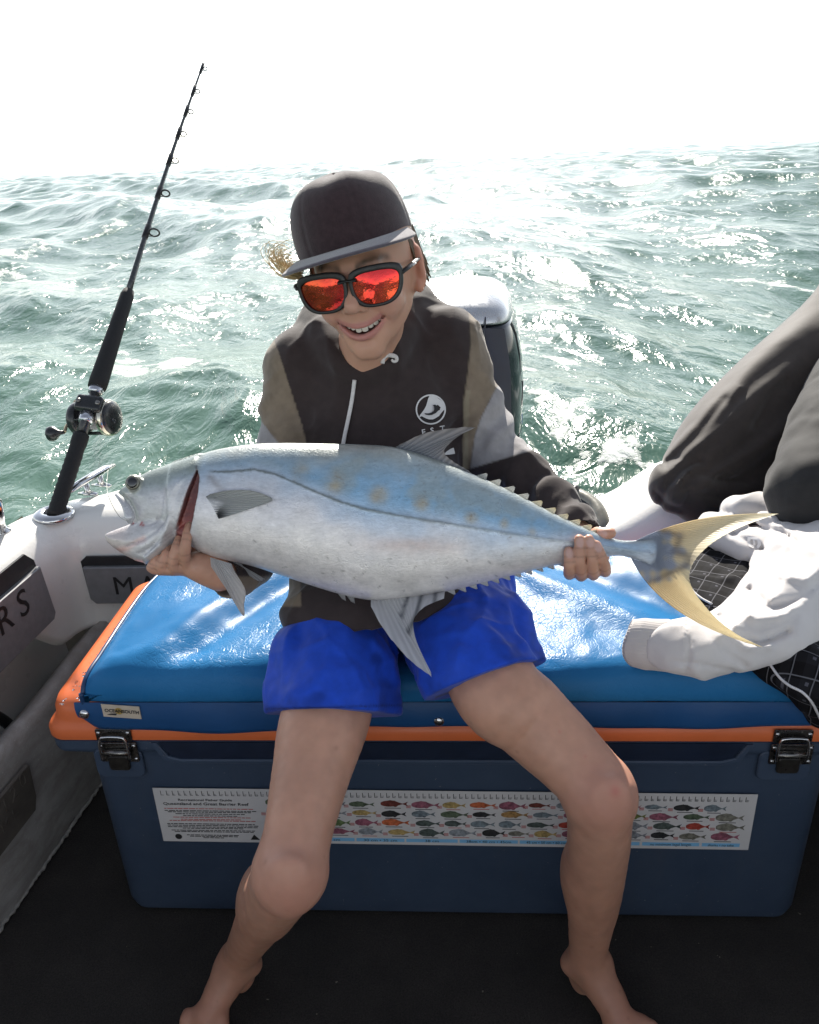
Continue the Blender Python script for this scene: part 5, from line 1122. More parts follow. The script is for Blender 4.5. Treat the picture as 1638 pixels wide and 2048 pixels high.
def sculpt_hoodie():
    s = Sculpt()
    s.ell(A(748, 735, 1.325), (.135, .075, .085), 0); s.ell(A(752, 830, 1.32), (.138, .088, .12), .04); s.ell(A(760, 985, 1.325), (.142, .095, .14), .04)
    s.ell(A(763, 1130, 1.285), (.150, .105, .105), .05); s.ell(A(763, 1225, 1.200), (.152, .085, .068), .05)
    s.cone(A(735, 690, 1.33), A(895, 690, 1.315), .055, .056, .03); s.cone(A(735, 690, 1.33), A(600, 722, 1.305), .055, .052, .03)
    s.chain([A(905, 702, 1.31), A(936, 800, 1.325), A(966, 893, 1.335)], [.057, .056, .058], .02)          # sleeves to the elbow
    s.chain([A(598, 742, 1.30), A(584, 830, 1.305), A(578, 940, 1.31)], [.053, .051, .050], .02)
    s.chain([A(968, 898, 1.33), A(1060, 975, 1.285), A(1128, 1035, 1.222), AH(1160, 1070, 1.218)], [.050, .044, .039, .034], .016)
    s.chain([A(578, 940, 1.31), A(530, 1070, 1.265), AH(490, 1130, 1.222), AH(455, 1150, 1.182)], [.050, .045, .039, .033], .02)
    # hood lying on the shoulders and its two front edges meeting in a V
    pts = [(722, 752, 1.232), (690, 728, 1.236), (660, 694, 1.255), (640, 655, 1.30), (660, 625, 1.36), (720, 610, 1.40), (790, 600, 1.39), (822, 615, 1.33), (812, 655, 1.275), (790, 700, 1.245), (755, 738, 1.232), (728, 753, 1.232)]
    P = spl([A(*p) for p in pts], 34); s.chain(list(P), list(np.interp(np.linspace(0, 1, 34), [0, .2, .5, .8, 1], [.014, .027, .036, .027, .014])), .012)
    s.ell(A(735, 650, 1.425), (.13, .055, .07), .04); s.cone(A(840, 640, 1.36), A(890, 655, 1.36), .045, .035, .03); s.cone(A(640, 665, 1.34), A(610, 690, 1.34), .03, .03, .03)
    # opening for the neck
    s.cone(HW(0, .0, -.03), A(728, 700, 1.235), .050, .036, .006, '-'); s.cone(A(728, 688, 1.225), A(726, 724, 1.20), .034, .010, .006, '-')
    # hem
    N = nrm(V3(-.13, .30, 1.0)); h0 = A(760, 1262, 1.105)
    def hem(P_): return (P_-h0.astype(np.float32))@N.astype(np.float32)
    s.custom(hem, (-.4, .8, .3), (.4, 1.6, .72), .004, '-')
    # cuffs
    d = nrm(AH(455, 1150, 1.182)-AH(490, 1130, 1.222)); c0 = AH(452, 1152, 1.178)
    s.cone(c0-d*.012, c0+d*.05, .0265, .0265, .002, '-')
    d2 = nrm(AH(1158, 1068, 1.222)-A(1128, 1035, 1.24)); c1 = AH(1158, 1068, 1.222); s.cone(c1-d2*.006, c1+d2*.05, .0265, .0265, .002, '-')
    aL = (A(598, 742, 1.30), A(578, 940, 1.31)); aR = (A(905, 702, 1.31), A(966, 893, 1.335)); fR = (A(985, 910, 1.32), AH(1158, 1068, 1.222))
    def post(P_):
        w1 = fbm(P_*np.array([1, 1, .6], np.float32), 9, 3, 4); d = -.0075*np.abs(w1)+.0035-.0045*ridged(P_*np.array([1, 1, .45], np.float32), 14, 21)-.003*ridged(P_*np.array([.8, 1, 1], np.float32), 23, 22, 5)
        w2 = fbm(P_*np.array([.5, .5, 1.2], np.float32), 26, 3, 7); d = d+.0032*w2
        for a, b_ in (aL, aR):
            ax = (b_-a)/np.linalg.norm(b_-a); t = (P_-a.astype(np.float32))@ax.astype(np.float32); g = sstep(.02, .08, t)*sstep(.22, .14, t); side = np.linalg.norm(P_-a.astype(np.float32)-t[..., None]*ax.astype(np.float32), axis=-1)
            d = d+.0035*np.sin(t*95+P_[..., 0]*55+4*w1)*g*sstep(.12, .07, side)
        a, b_ = fR; ax = (b_-a)/np.linalg.norm(b_-a); t = (P_-a.astype(np.float32))@ax.astype(np.float32); side = np.linalg.norm(P_-a.astype(np.float32)-t[..., None]*ax.astype(np.float32), axis=-1)
        d = d+.0055*np.sin(t*120+P_[..., 2]*50+3*w1)*sstep(.02, .07, t)*sstep(.24, .2, t)*sstep(.09, .05, side); return d
    s.post.append(post)
    V, F = s.mesh(.0031); V = relax(V, F, 2, .45)
    px, py, dd = projpx(V); n = fbm(V, 40, 3, 3)[:, None]
    blk = np.array([.040, .029, .029]); kh = np.array([.205, .160, .118]); gr = np.array([.30, .285, .29])
    col = np.tile(blk, (len(V), 1)); L = lambda a, b_, m_: a+(b_-a)*np.clip(m_, 0, 1)[:, None]
    # right sleeve panels
    sx = seam_x(py, [(936, 600), (941, 690), (936, 740), (927, 800), (925, 935), (930, 1000)]); inR = sstep(-1.2, 1.2, px-sx)*(py < 1000)
    cut = seam_x(py, [(1060, 690), (1006, 752), (985, 790), (962, 835), (950, 870), (940, 935)]); low = sstep(-1.5, 1.5, px-cut)
    endy = seam_x(px, [(0, 0)]) if False else 941-(px-930)*.30; end = sstep(-1.5, 1.5, endy-py)
    col = L(col, kh, inR*end); col = L(col, gr, inR*low*end)
    # left sleeve panels
    sxl = seam_x(py, [(548, 680), (556, 700), (578, 770), (604, 850), (613, 890), (625, 940)]); inL = sstep(1.2, -1.2, px-sxl)*(py < 1040); lowl = sstep(-1.5, 1.5, (py-842)-(px-522)*1.25)
    endl = sstep(1.5, -1.5, py-985); col = L(col, kh, inL*endl); col = L(col, gr, inL*lowl*endl)
    # pale seam strip on the right and side panels near the hem
    strip = sstep(2, -2, np.abs(px-sx-6)-5)*inR*end*(py > 780); col = L(col, np.array([.26, .225, .16]), strip*.8)
    hp = sstep(2, -2, px-(600+(py-1160)*.05))*sstep(1150, 1156, py)*sstep(1216, 1210, py); col = L(col, kh*.9, hp)
    hp = sstep(-2, 2, px-(946-(py-1160)*.1))*sstep(1100, 1106, py)*sstep(1200, 1194, py)*(px < 985); col = L(col, kh*.9, hp)
    stain = sstep(.1, .4, n[:, 0]); col = L(col, col*.72, stain*.6*(inL+inR))
    # seam lines
    for m_ in (np.abs(px-sx)*(py < 945)*(py > 640)+99*(py >= 945)+99*(py <= 640), np.abs(px-cut)+99*(px < sx)+99*(py > endy), np.abs(py-endy)+99*(px < sx)): col = L(col, col*.55, np.exp(-(m_/1.6)**2)*.7)
    me = mesh_np('hoodie', V, F, True, cols=np.clip(col, .003, 1)); return me
hoodie = link('hoodie', sculpt_hoodie(), cloth('hoodie_fleece'), person)
from mathutils.bvhtree import BVHTree
def drape(name, polys, target_mesh, mat, parent, off=.0018, step=None):
    """print lying on a cloth surface: flat outline pieces laid down onto the mesh"""
    vs = [v.co.copy() for v in target_mesh.vertices]; tree = BVHTree.FromPolygons(vs, [tuple(p.vertices) for p in target_mesh.polygons])
    mb = MB(); o = Vector(_C)
    for V2, F in polys:
        W = []
        for px, py in V2:
            d = Vector(ray(px, py)).normalized(); hit = tree.ray_cast(o, d); W.append(hit[0]-d*off if hit[0] else o+d*1.2)
        mb.add(W, F, True)
    return mb.build(name, mat, parent)
def tri_text(txt, size, px, py, ang=0, sx=1.0, bold=0):
    me = text_mesh(txt, size, (0, 0, 0), (1, 0, 0), (0, 1, 0), 0.0, 0, 'LEFT', sx, bold); c, s_ = math.cos(ang), math.sin(ang)
    V2 = [(px+v.co.x*c+v.co.y*s_*1, py-(v.co.y*c)+v.co.x*s_*1) for v in me.vertices]; F = [tuple(p.vertices) for p in me.polygons]; bpy.data.meshes.remove(me); return V2, F
wprint = pmat('white_print', (.62, .60, .60), .6, var=.05, vscale=80); dprint = pmat('black_print_cloth', (.020, .018, .021), .8, var=0)
z5 = lambda P: [(780+x/5.12, 540+y/5.12) for x, y in P]
def fan(P):
    import mathutils
    t = mathutils.geometry.tessellate_polygon([[Vector((x, -y, 0)) for x, y in P]]); return P, [tuple(i) for i in t]
hm = hoodie.data
n = 40; ro = [(861.6+30.3*math.cos(a), 818.9+30.3*math.sin(a)) for a in np.linspace(0, 2*math.pi, n+1)[:-1]]; ri = [(861.6+27.3*math.cos(a), 818.9+27.3*math.sin(a)) for a in np.linspace(0, 2*math.pi, n+1)[:-1]]
emb = drape('chest_emblem', [(ro+ri, [(i, (i+1) % n, n+(i+1) % n, n+i) for i in range(n)]), fan(z5([(405, 1287), (440, 1283), (470, 1296), (520, 1335), (535, 1352), (566, 1400), (566, 1425), (545, 1440), (520, 1470), (505, 1492), (470, 1515), (440, 1530), (400, 1530), (370, 1520), (325, 1497), (300, 1508), (303, 1490), (330, 1455), (352, 1425), (370, 1390), (382, 1350), (390, 1318)]))], hm, wprint, hoodie)
drape('emblem_cut', [fan(z5([(438, 1384), (462, 1378), (485, 1392), (498, 1418), (492, 1442), (470, 1465), (430, 1484), (395, 1487), (362, 1480), (352, 1466), (390, 1468), (425, 1460), (448, 1442), (456, 1415), (450, 1396)])), fan(z5([(318, 1506), (330, 1508), (372, 1536), (420, 1545), (468, 1532), (505, 1508), (505, 1518), (470, 1546), (420, 1558), (365, 1546), (335, 1526)]))], hm, dprint, emb, .0034)
for ch, x, y in (('E', 844, 870), ('S', 861.5, 866.5), ('T', 881, 863)): drape('chest_letter', [tri_text(ch, 15.5, x, y, -.16, 1.05, .25)], hm, wprint, hoodie)
drape('chest_letter', [fan(z5([(545, 1895), (575, 1862), (618, 1832), (652, 1820), (660, 1850), (666, 1882), (610, 1890)]))], hm, wprint, hoodie)
cord = pmat('white_cord', (.66, .63, .62), .8, var=.15, vscale=300, bscale=900, bstr=.5, bdist=.0006)
def on_hood(px, py, off=.004):
    tree = on_hood.t; d = Vector(ray(px, py)).normalized(); h = tree.ray_cast(Vector(_C), d); return np.array(h[0]-d*off) if h[0] else A(px, py, 1.2)
on_hood.t = BVHTree.FromPolygons([v.co.copy() for v in hm.vertices], [tuple(p.vertices) for p in hm.polygons])
MB().tube(spl([on_hood(x, y) for x, y in ((709, 760), (706, 785), (702, 810), (696, 840), (690, 868), (686, 890), (684, 905))], 30), .0030, 8).build('drawstring', cord, hoodie)
MB().tube(spl([on_hood(x, y, .005) for x, y in ((765, 727), (767, 717), (774, 711), (784, 711), (792, 714), (793, 721), (787, 723), (783, 719))], 30), [.0034]*14+list(np.linspace(.0034, .0018, 16)), 8).build('drawstring', cord, hoodie)

def sculpt_shorts():
    s = Sculpt(); hl, hr = V3(-.085, 1.16, .585), V3(.085, 1.15, .590)
    s.ell((0, 1.18, .60), (.150, .10, .075), 0)
    eL, eR = A(668, 1428, 1.128), A(978, 1358, 1.135); dL = nrm(V3(-.06, -.90, -.42)); dR = nrm(eR-hr)
    s.chain([hl, A(672, 1335, 1.160), eL+dL*.03], [.070, .076, .080], .03); s.chain([hr, A(930, 1310, 1.160), eR+dR*.03], [.080, .081, .078], .03)
    s.chain([A(585, 1300, 1.17), A(572, 1425, 1.14)], [.035, .030], .03); s.chain([A(745, 1330, 1.16), A(768, 1425, 1.14)], [.03, .026], .03); s.chain([A(1010, 1260, 1.19), A(1052, 1325, 1.17)], [.045, .03], .03)
    nL, nR = nrm(_U*-1.0+_R*-.02-_f0*.35), nrm(_R*.33-_U*.94-_f0*.35)
    for e, d in ((eL, nL), (eR, nR)):
        sgn = -1 if e is eL else 1
        def cut(P, e=e.astype(np.float32), d=d.astype(np.float32), sgn=sgn):
            f = -((P-e)@d); side = (P[..., 0]*sgn-.0)*-1; return np.maximum(f, side+.012)
        s.custom(cut, (-.4, .6, .3) if sgn < 0 else (0, .6, .3), (0, 1.3, .72) if sgn < 0 else (.4, 1.3, .72), .003, '-')
    def post(P):
        a = fbm(P*np.array([1, .6, .6], np.float32), 13, 3, 12); qL = -((P-eL.astype(np.float32))@nL.astype(np.float32)); qR = -((P-eR.astype(np.float32))@nR.astype(np.float32))
        g = sstep(.002, .03, np.where(P[..., 0] < 0, -qL*-1, -qR*-1)); g = .15+.85*g
        return g*(-.0045*ridged(P*np.array([1, .5, .5], np.float32), 19, 23)-.003*ridged(P*np.array([.6, 1, 1], np.float32), 30, 24, 5)-.008*np.abs(a)+.003+.0026*fbm(P, 38, 2, 15)+.0032*np.sin(P[..., 0]*70+P[..., 1]*60+5*a)*sstep(.0, .3, np.abs(a)))
    s.post.append(post)
    V, F = s.mesh(.0031); V = relax(V, F, 2, .45); px, py, d = projpx(V); n = fbm(V, 22, 3, 5)
    col = np.tile(np.array([.011, .064, .50]), (len(V), 1)); wet = sstep(.05, .35, n+.6*sstep(1370, 1430, py)-.25); col = col*(1-.32*wet[:, None])
    for y0, x0, x1 in ((lambda x: 1418+(x-540)*-.03, 530, 810), (lambda x: 1390-(x-885)*.36, 870, 1090)): col = col*(1-.6*np.exp(-((py-y0(px))/1.9)**2)*(px > x0)*(px < x1))[:, None]
    return mesh_np('shorts', V, F, True, cols=col)
shorts = link('shorts', sculpt_shorts(), cloth('shorts_nylon', rough=.6, weave=900, sheen=.12, bs=.18), person)

# ---- cap
CM = HX @ np.array([[1, 0, 0], [0, 1, 0], [0, 0, 1.]])
cr = rad(6.5); CR = np.array([[math.cos(cr), 0, -math.sin(cr)], [0, 1, 0], [math.sin(cr), 0, math.cos(cr)]])
def CW(x, y, z):
    p = CR @ V3(x, y, z-.055); p[2] += .055-.0025; p[0] -= .0105; return HO + HX @ p*HS
def cap():
    fab = pmat('dark_cap_felt', (.042, .024, .028), .9, var=.25, vscale=120, bscale=650, bstr=.5, bdist=.001, spec=.2, sheen=.35)
    o = None; G = []; na = 160; nt_ = 40
    RX, RY, CY, H = .0775, .0955, -.012, .083
    for t in np.linspace(0, 1, nt_):
        row = []
        for a in np.linspace(0, 2*math.pi, na, endpoint=False):
            c, s_ = math.cos(a), math.sin(a); fr = max(0, s_)
            hgt = H*math.sin(t*math.pi/2)**.92; k = math.cos(t*math.pi/2)**(.50-.10*fr)
            k *= 1+.010*math.sin(t*3.0); seam = 1-.012*math.exp(-((math.sin(3*a)/.10)**2))*(1-t*.6)
            x, y = RX*k*seam*c, CY+RY*k*seam*s_; zz = .052-.012*(1-s_)*.5+hgt+.0015*math.sin(a*5+t*4)
            row.append(CW(x, y-.012*t*fr*0, zz))
        G.append(row)
    o = MB().grid(np.array(G), closed_u=True).build('cap', fab, person)
    MB().lathe(CW(0, CY, .052+H-.0015), HX[:, 2], [(.009, -.002), (.0085, .001), (.005, .002), (0, .0022)], 16).build('cap_button', fab, o)
    B1 = []; 
    th = .0034; nb = 60
    for i in range(nb):
        f = i/(nb-1); a = rad(8+164*f); c, s_ = math.cos(a), math.sin(a); wd = .056*(math.sin(math.pi*f)**.55)*(.85+.15*s_)+.002
        x0, y0 = (RX-.001)*c, CY+(RY-.001)*s_; ln = nrm((c*.62, s_+.25)); r = []
        for j in range(10):
            q = j/9; x, y = x0+ln[0]*wd*q, y0+ln[1]*wd*q; zz = .050-.012*(1-s_)*.5-.85*x*x*(q*.8+.2)-.003*q*q+.001*q+.003; r.append((x, y, zz))
        B1.append([CW(x, y, z) for x, y, z in r]+[CW(r[-1][0]+ln[0]*.0012, r[-1][1]+ln[1]*.0012, r[-1][2]-th/2)]+[CW(x, y, z-th) for x, y, z in r[::-1]])
    br = MB().grid(np.array(B1), flip=True).build('brim', pmat('sunlit_brim_felt', (.088, .073, .090), .92, var=.2, vscale=140, bscale=650, bstr=.5, bdist=.0008, spec=.2, sheen=.5), o)  # brim felt paled to lavender-grey, painting in the sun's grazing sheen
cap()
# ---- sunglasses
def shades():
    fm = pmat('matt_black_frame', (.012, .012, .012), .42, var=.15, vscale=90)
    m, nt, b = new_mat('red_mirror_lens'); v = texco(nt)
    b.inputs['Metallic'].default_value = 1.0; sp = ramp(nt, noise(nt, v, 900, 2), [(.60, 0.), (.68, 1.)])
    c = mixc(nt, ramp(nt, noise(nt, v, 22, 2), [(.35, 0.), (.65, 1.)]), (.38, .016, .018), (.46, .060, .020)); nt.links.new(c, b.inputs['Base Color'])
    nt.links.new(mixc(nt, sp, (.05, .05, .05), (.45, .45, .45)), b.inputs['Roughness']); b.inputs['Coat Weight'].default_value = .3
    nt.links.new(bump(nt, noise(nt, v, 60, 3, .6), .10, .004), b.inputs['Normal'])
    g = None
    def gp(x, z, o): # wrapped front: x across, z up, o outwards
        return HW(x, .1035-2.3*x*x+o-.10*(z-.012), z)
    def loop(q, w_, h, n=48):
        out = []
        for i in range(n):
            a = 2*math.pi*i/n; c, s_ = math.cos(a), math.sin(a); e = .55 if s_ > 0 else .92
            x = math.copysign(abs(c)**.72, c)*w_; z = math.copysign(abs(s_)**e, s_)*h*(.86 if s_ > 0 else 1.0); x *= 1+.11*(z/h)
            x += q*.0012*(z/h)
            out.append((q*.0345+x*(1 if q > 0 else 1), .0035+z+q*.0*x))
        return out
    o = None
    for q in (-1, 1):
        li = loop(q, .0282, .0208); lo = [(x+(x-q*.0345)*.16, z+(.0068 if z > .008 else .0036)*min(1, abs(z-.0035)/.012)*(1 if z > .0035 else -1)) for x, z in li]; n = len(lo); G = []
        for L_, off in ((li, -.0022), (li, .0016), ([(a*.85+c*.15, b_*.85+d*.15) for (a, b_), (c, d) in zip(li, lo)], .0021), ([(a*.12+c*.88, b_*.12+d*.88) for (a, b_), (c, d) in zip(li, lo)], .0021), (lo, .0014), (lo, -.0026), (li, -.0022)): G.append([gp(x, z, off) for x, z in L_])
        mb = MB().grid(np.array(G), closed_u=True)
        if o is None: o = mb.build('sunglasses', fm, person)
        else: mb.build('lens_rim', fm, o)
        G = [[gp(q*.0345+(x-q*.0345)*k, .0035+(z-.0035)*k, -.0003+.0012*(1-k*k)) for x, z in loop(q, .0285, .0211)] for k in (1, .85, .65, .4, .2, .02)]
        mb = MB().grid(np.array(G), closed_u=True); mb.build('lens', m, o)
        # arms
        pts = [gp(q*.066, .013, .0), HW(q*.0725, .080, .015), HW(q*.0735, .045, .014), HW(q*.0735, .005, .012), HW(q*.0725, -.02, .008)]
        MB().tube(spl(pts, 20), list(np.linspace(.0058, .0035, 20)), 10, sq=.45, up=HX[:, 2]).build('temple_arm', fm, o)
        if q > 0: MB().tube([HW(.0765, .072, .0155), HW(.0768, .055, .015)], .0036, 8, sq=.35, up=HX[:, 2]).build('arm_badge', pmat('pale_badge', (.6, .58, .55), .4, var=0), o)
    MB().tube([gp(x, .0150-abs(x)*.06, .0) for x in np.linspace(-.0110, .0110, 7)], [.0080, .0068, .0058, .0055, .0058, .0068, .0080], 10, sq=.34, up=HX[:, 2]).build('bridge', fm, o)
shades()
# ---- hair
def hair():
    hm_ = pmat('brown_hair', (.115, .070, .036), .45, var=.35, vscale=60); bl = pmat('golden_hair', (.62, .44, .20), .4, var=.2)  # the loose curl is a paler gold than the other hair
    mb = MB(); q = random.Random(3)
    for i in range(230):
        a = q.uniform(-1.15, .28); s_ = 1 if i % 3 else -1
        x0 = s_*.0705*math.cos(a*.55)-.003; y0 = -.012+.084*math.sin(a); z0 = .036; ln = q.uniform(.030, .052)*(1 if y0 < .02 else .8); fl = q.uniform(-.004, .010)
        p = [HW(x0*.95, y0, z0+.010), HW(x0*1.02, y0-.002, z0-.012), HW(x0*1.03+s_*fl*.4, y0-.004+q.uniform(-.004, .004), z0-.012-ln*.6), HW(x0*1.0+s_*fl, y0-.008+q.uniform(-.006, .006), z0-.012-ln)]
        mb.tube(spl(p, 7), list(np.linspace(.0019, .0005, 7)), 5, cap=False)
    h = mb.build('hair', hm_, person, kind='stuff')
    mb = MB()
    for i in range(90):
        k = q.uniform(.30, 1.15); an = q.gauss(0, .13); c_, sn = math.cos(an), math.sin(an); r0 = (596+q.uniform(-8, 12), 548+q.uniform(-8, 12)); dd = 1.125+q.uniform(-.025, .025)
        pts = []
        for (dx, dy) in ((0, 0), (-24, -6), (-44, -24), (-52, -46), (-40, -58), (-24, -52))[:6 if q.random() < .6 else 4]:
            dx, dy = dx*k*1.05, dy*k; pts.append(A(r0[0]+dx*c_-dy*sn+q.uniform(-1.0, 1.0), r0[1]+dx*sn+dy*c_+q.uniform(-1.0, 1.0), dd+q.uniform(-.004, .004)))
        mb.tube(spl(pts, 14), list(np.linspace(.00065, .00025, 14)), 4, cap=False)
    mb.build('loose_curl', bl, h, kind='stuff')
hair()
# ------------------------------------------------------------------ rod and reel standing in the holder
def rod():
    base = atz(112, 1024, .572); tip = atd(404.5, 134, 2.28); ax = nrm(tip-base); Ltot = np.linalg.norm(tip-base)
    foam = pmat('black_foam_grip', (.012, .012, .013), .8, var=.25, vscale=200, bscale=900, bstr=.4, bdist=.0006)
    blank = pmat('dark_rod_blank', (.035, .04, .042), .25, var=.2, vscale=50, coat=.4); ringm = pmat('silver_reel_seat', (.55, .56, .6), .22, .9, var=.15, vscale=80)
    gsm = pmat('black_guide', (.02, .02, .02), .3, .3, var=.1); blk = pmat('black_reel_body', (.015, .016, .018), .3, var=.25, vscale=60, coat=.2)
    r = empty('fishing_rod', base, 'dark boat rod with overhead reel and black grips, standing in the gunwale holder', 'fishing rod')
    def on(px, py): # point of the axis nearest to the pixel's ray
        d = nrm(ray(px, py)); w0 = _C-base; a, b_, c, d_, e = d@d, d@ax, ax@ax, d@w0, ax@w0; return base+ax*((a*e-b_*d_)/(a*c-b_*b_))
    pb, p1, p2, p3, p4, p5 = base-ax*.010, on(163, 870), on(172, 832), on(184, 800), on(193, 775), on(258, 582)
    R1 = np.cross(ax, _f0); R1 = nrm(R1); F1 = nrm(np.cross(ax, R1)); 
    if F1 @ _f0 > 0: F1 = -F1                     # towards the camera
    if R1 @ _R < 0: R1 = -R1
    n = 26; MB().tube([pb+(p1-pb)*i/n for i in range(n+1)], [.0165+.0014*((i % 2)*1.0)*(i < 20)+(.0015 if i > 22 else 0) for i in range(n+1)], 16).build('rear_grip', foam, r)
    MB().tube([p1, p4], .0125, 14).build('reel_seat', blk, r)
    for a, b_ in ((on(170, 845), on(174, 827)), (on(189, 787), on(195, 772))): MB().tube([a, a*.7+b_*.3, b_], [.0155, .0165, .0165], 18).build('hood_ring', ringm, r)
    pts = [p4+(p5-p4)*t for t in (0, .06, .5, .94, 1)]; MB().tube(pts, [.0205, .0215, .0185, .0165, .013], 18).build('fore_grip', foam, r)
    k = 20; bend = lambda t: R1*(-.020*t*(1-t))
    Bp_ = [p5+(tip-p5)*(i/k)+bend(i/k) for i in range(k+1)]; MB().tube(Bp_, list(np.linspace(.0078, .0026, k+1)), 10).build('blank', blank, r)
    at_ = lambda t: p5+(tip-p5)*t+bend(t)
    for (px, py, rr) in ((300, 466, .0125), (326, 388, .0105), (346, 322, .0085), (362, 268, .0075), (376, 223, .0066), (389, 182, .006), (403, 136, .0052)):
        q = on(px, py); t = np.linalg.norm(q-p5)/np.linalg.norm(tip-p5); q = at_(min(t, .998)); rb = .0078+(.0026-.0078)*t
        g = MB(); g.tube([q-ax*.022, q-ax*.02, q+ax*.02, q+ax*.022], [rb, rb+.0016, rb+.0016, rb], 10); o = g.build('guide_wrap', gsm, r)
        off = nrm(R1*.9+F1*.25); c = q+off*(rb+rr+.004)-ax*.004; th = np.linspace(0, 2*math.pi, 26)
        side = nrm(np.cross(ax, off)); tilt = nrm(off+ax*.25)
        g = MB().tube([c+rr*(math.cos(a)*tilt+math.sin(a)*side) for a in th], .0016+.0006*(rr > .01), 6, cap=False)
        g.tube([q+off*rb*.5+ax*.012, c-tilt*rr], .0013, 6); g.tube([q+off*rb*.5-ax*.014, c-tilt*rr*.6+side*rr*.8], .0011, 6); g.tube([q+off*rb*.5-ax*.014, c-tilt*rr*.6-side*rr*.8], .0011, 6); g.build('line_guide', gsm, o)
    # reel behind the rod: spool lies across it
    c = on(180, 818)-F1*.042-R1*.001; X = nrm(R1*.95+F1*.30); X = nrm(X-ax*(X@ax)*1.0)
    o = MB().lathe(c, X, [(.036, -.052), (.039, -.048), (.040, -.030), (.036, -.028), (.030, -.027)], 36).build('reel', blk, r)
    MB().lathe(c, X, [(.024, -.027), (.026, -.012), (.027, .0), (.026, .012), (.024, .027)], 30).build('spooled_line', pmat('grey_line', (.30, .29, .31), .5, var=.2, vscale=300, bscale=1500, bstr=.6, bdist=.0006), o)
    MB().lathe(c, X, [(.030, .027), (.040, .029), (.0425, .032), (.0425, .040), (.040, .046)], 40).build('side_plate_rim', pmat('gold_silver_rim', (.60, .56, .46), .2, 1.0, var=.1), o)
    MB().lathe(c, X, [(.0385, .036), (.038, .047), (.030, .051), (.012, .053), (0, .053)], 40).build('side_plate', blk, o)
    tx = text_mesh('4/0', .012, c+X*.0535-ax*.012+np.cross(ax, X)*-.008, np.cross(ax, X), ax, .0006, 0) ; link('plate_mark', tx, ringm, o)
    for a in (.6, 2.2, 3.9, 5.3):
        s_ = ax*math.cos(a)*.036+np.cross(X, ax)*math.sin(a)*.036; MB().tube([c+s_-X*.03, c+s_+X*.034], .0042, 8).build('pillar', blk, o)
    MB().rbox(c+F1*.030, (.050, .052, .014), .006, X, ax).build('reel_foot', blk, o)
    MB().rbox(on(181, 812)+F1*.010, (.062, .040, .022), .009, R1, ax).build('clamp', blk, r)
    for s_ in (-1, 1): MB().lathe(on(181, 812)+F1*.020+R1*.022*s_, F1, [(.006, 0), (.0055, .003), (0, .0035)], 10).build('clamp_nut', steel_dark, r)
    # crank with its knob
    h0 = c-X*.060; a1 = atd(122, 790, 1.66); a1 = h0+nrm(ax*.98-X*.05)*.044; a2 = h0-ax*.036-X*.012
    brass = pmat('worn_brass', (.42, .34, .22), .3, 1.0, var=.3, vscale=90)
    MB().lathe(h0+X*.010, -X, [(.012, 0), (.012, .008), (.007, .014), (0, .015)], 18).build('crank_hub', blk, o)
    ck = MB().tube(spl([a1, h0*.5+a1*.5-X*.004, h0-X*.004, h0*.5+a2*.5-X*.006, a2], 16), .0046, 8, sq=.6).build('crank', brass, o)
    MB().lathe(a1+X*.006, -X, [(.008, 0), (.008, .012), (.004, .016), (0, .016)], 12).build('crank_weight', brass, o)
    kx = nrm(-X*.95-F1*-.1-ax*.15); MB().lathe(a2, kx, [(.004, 0), (.005, .010), (.009, .016), (.015, .022), (.018, .030), (.017, .038), (.010, .043), (0, .044)], 20).build('crank_knob', blk, o)
rod()
# fine line hanging from the fish's mouth
def line():
    m = pmat('clear_line', (.45, .46, .42), .3, var=0)
    o = MB().tube(spl([atd(216, 940, 1.30), FW(231, 985, .03), FW(246, 1030, .018), FW(264, 1044, .012)], 20), .00045, 5).build('fishing_line', m); o['label'] = 'thin clear fishing line hanging from the open mouth of the fish'; o['category'] = 'fishing line'
line()

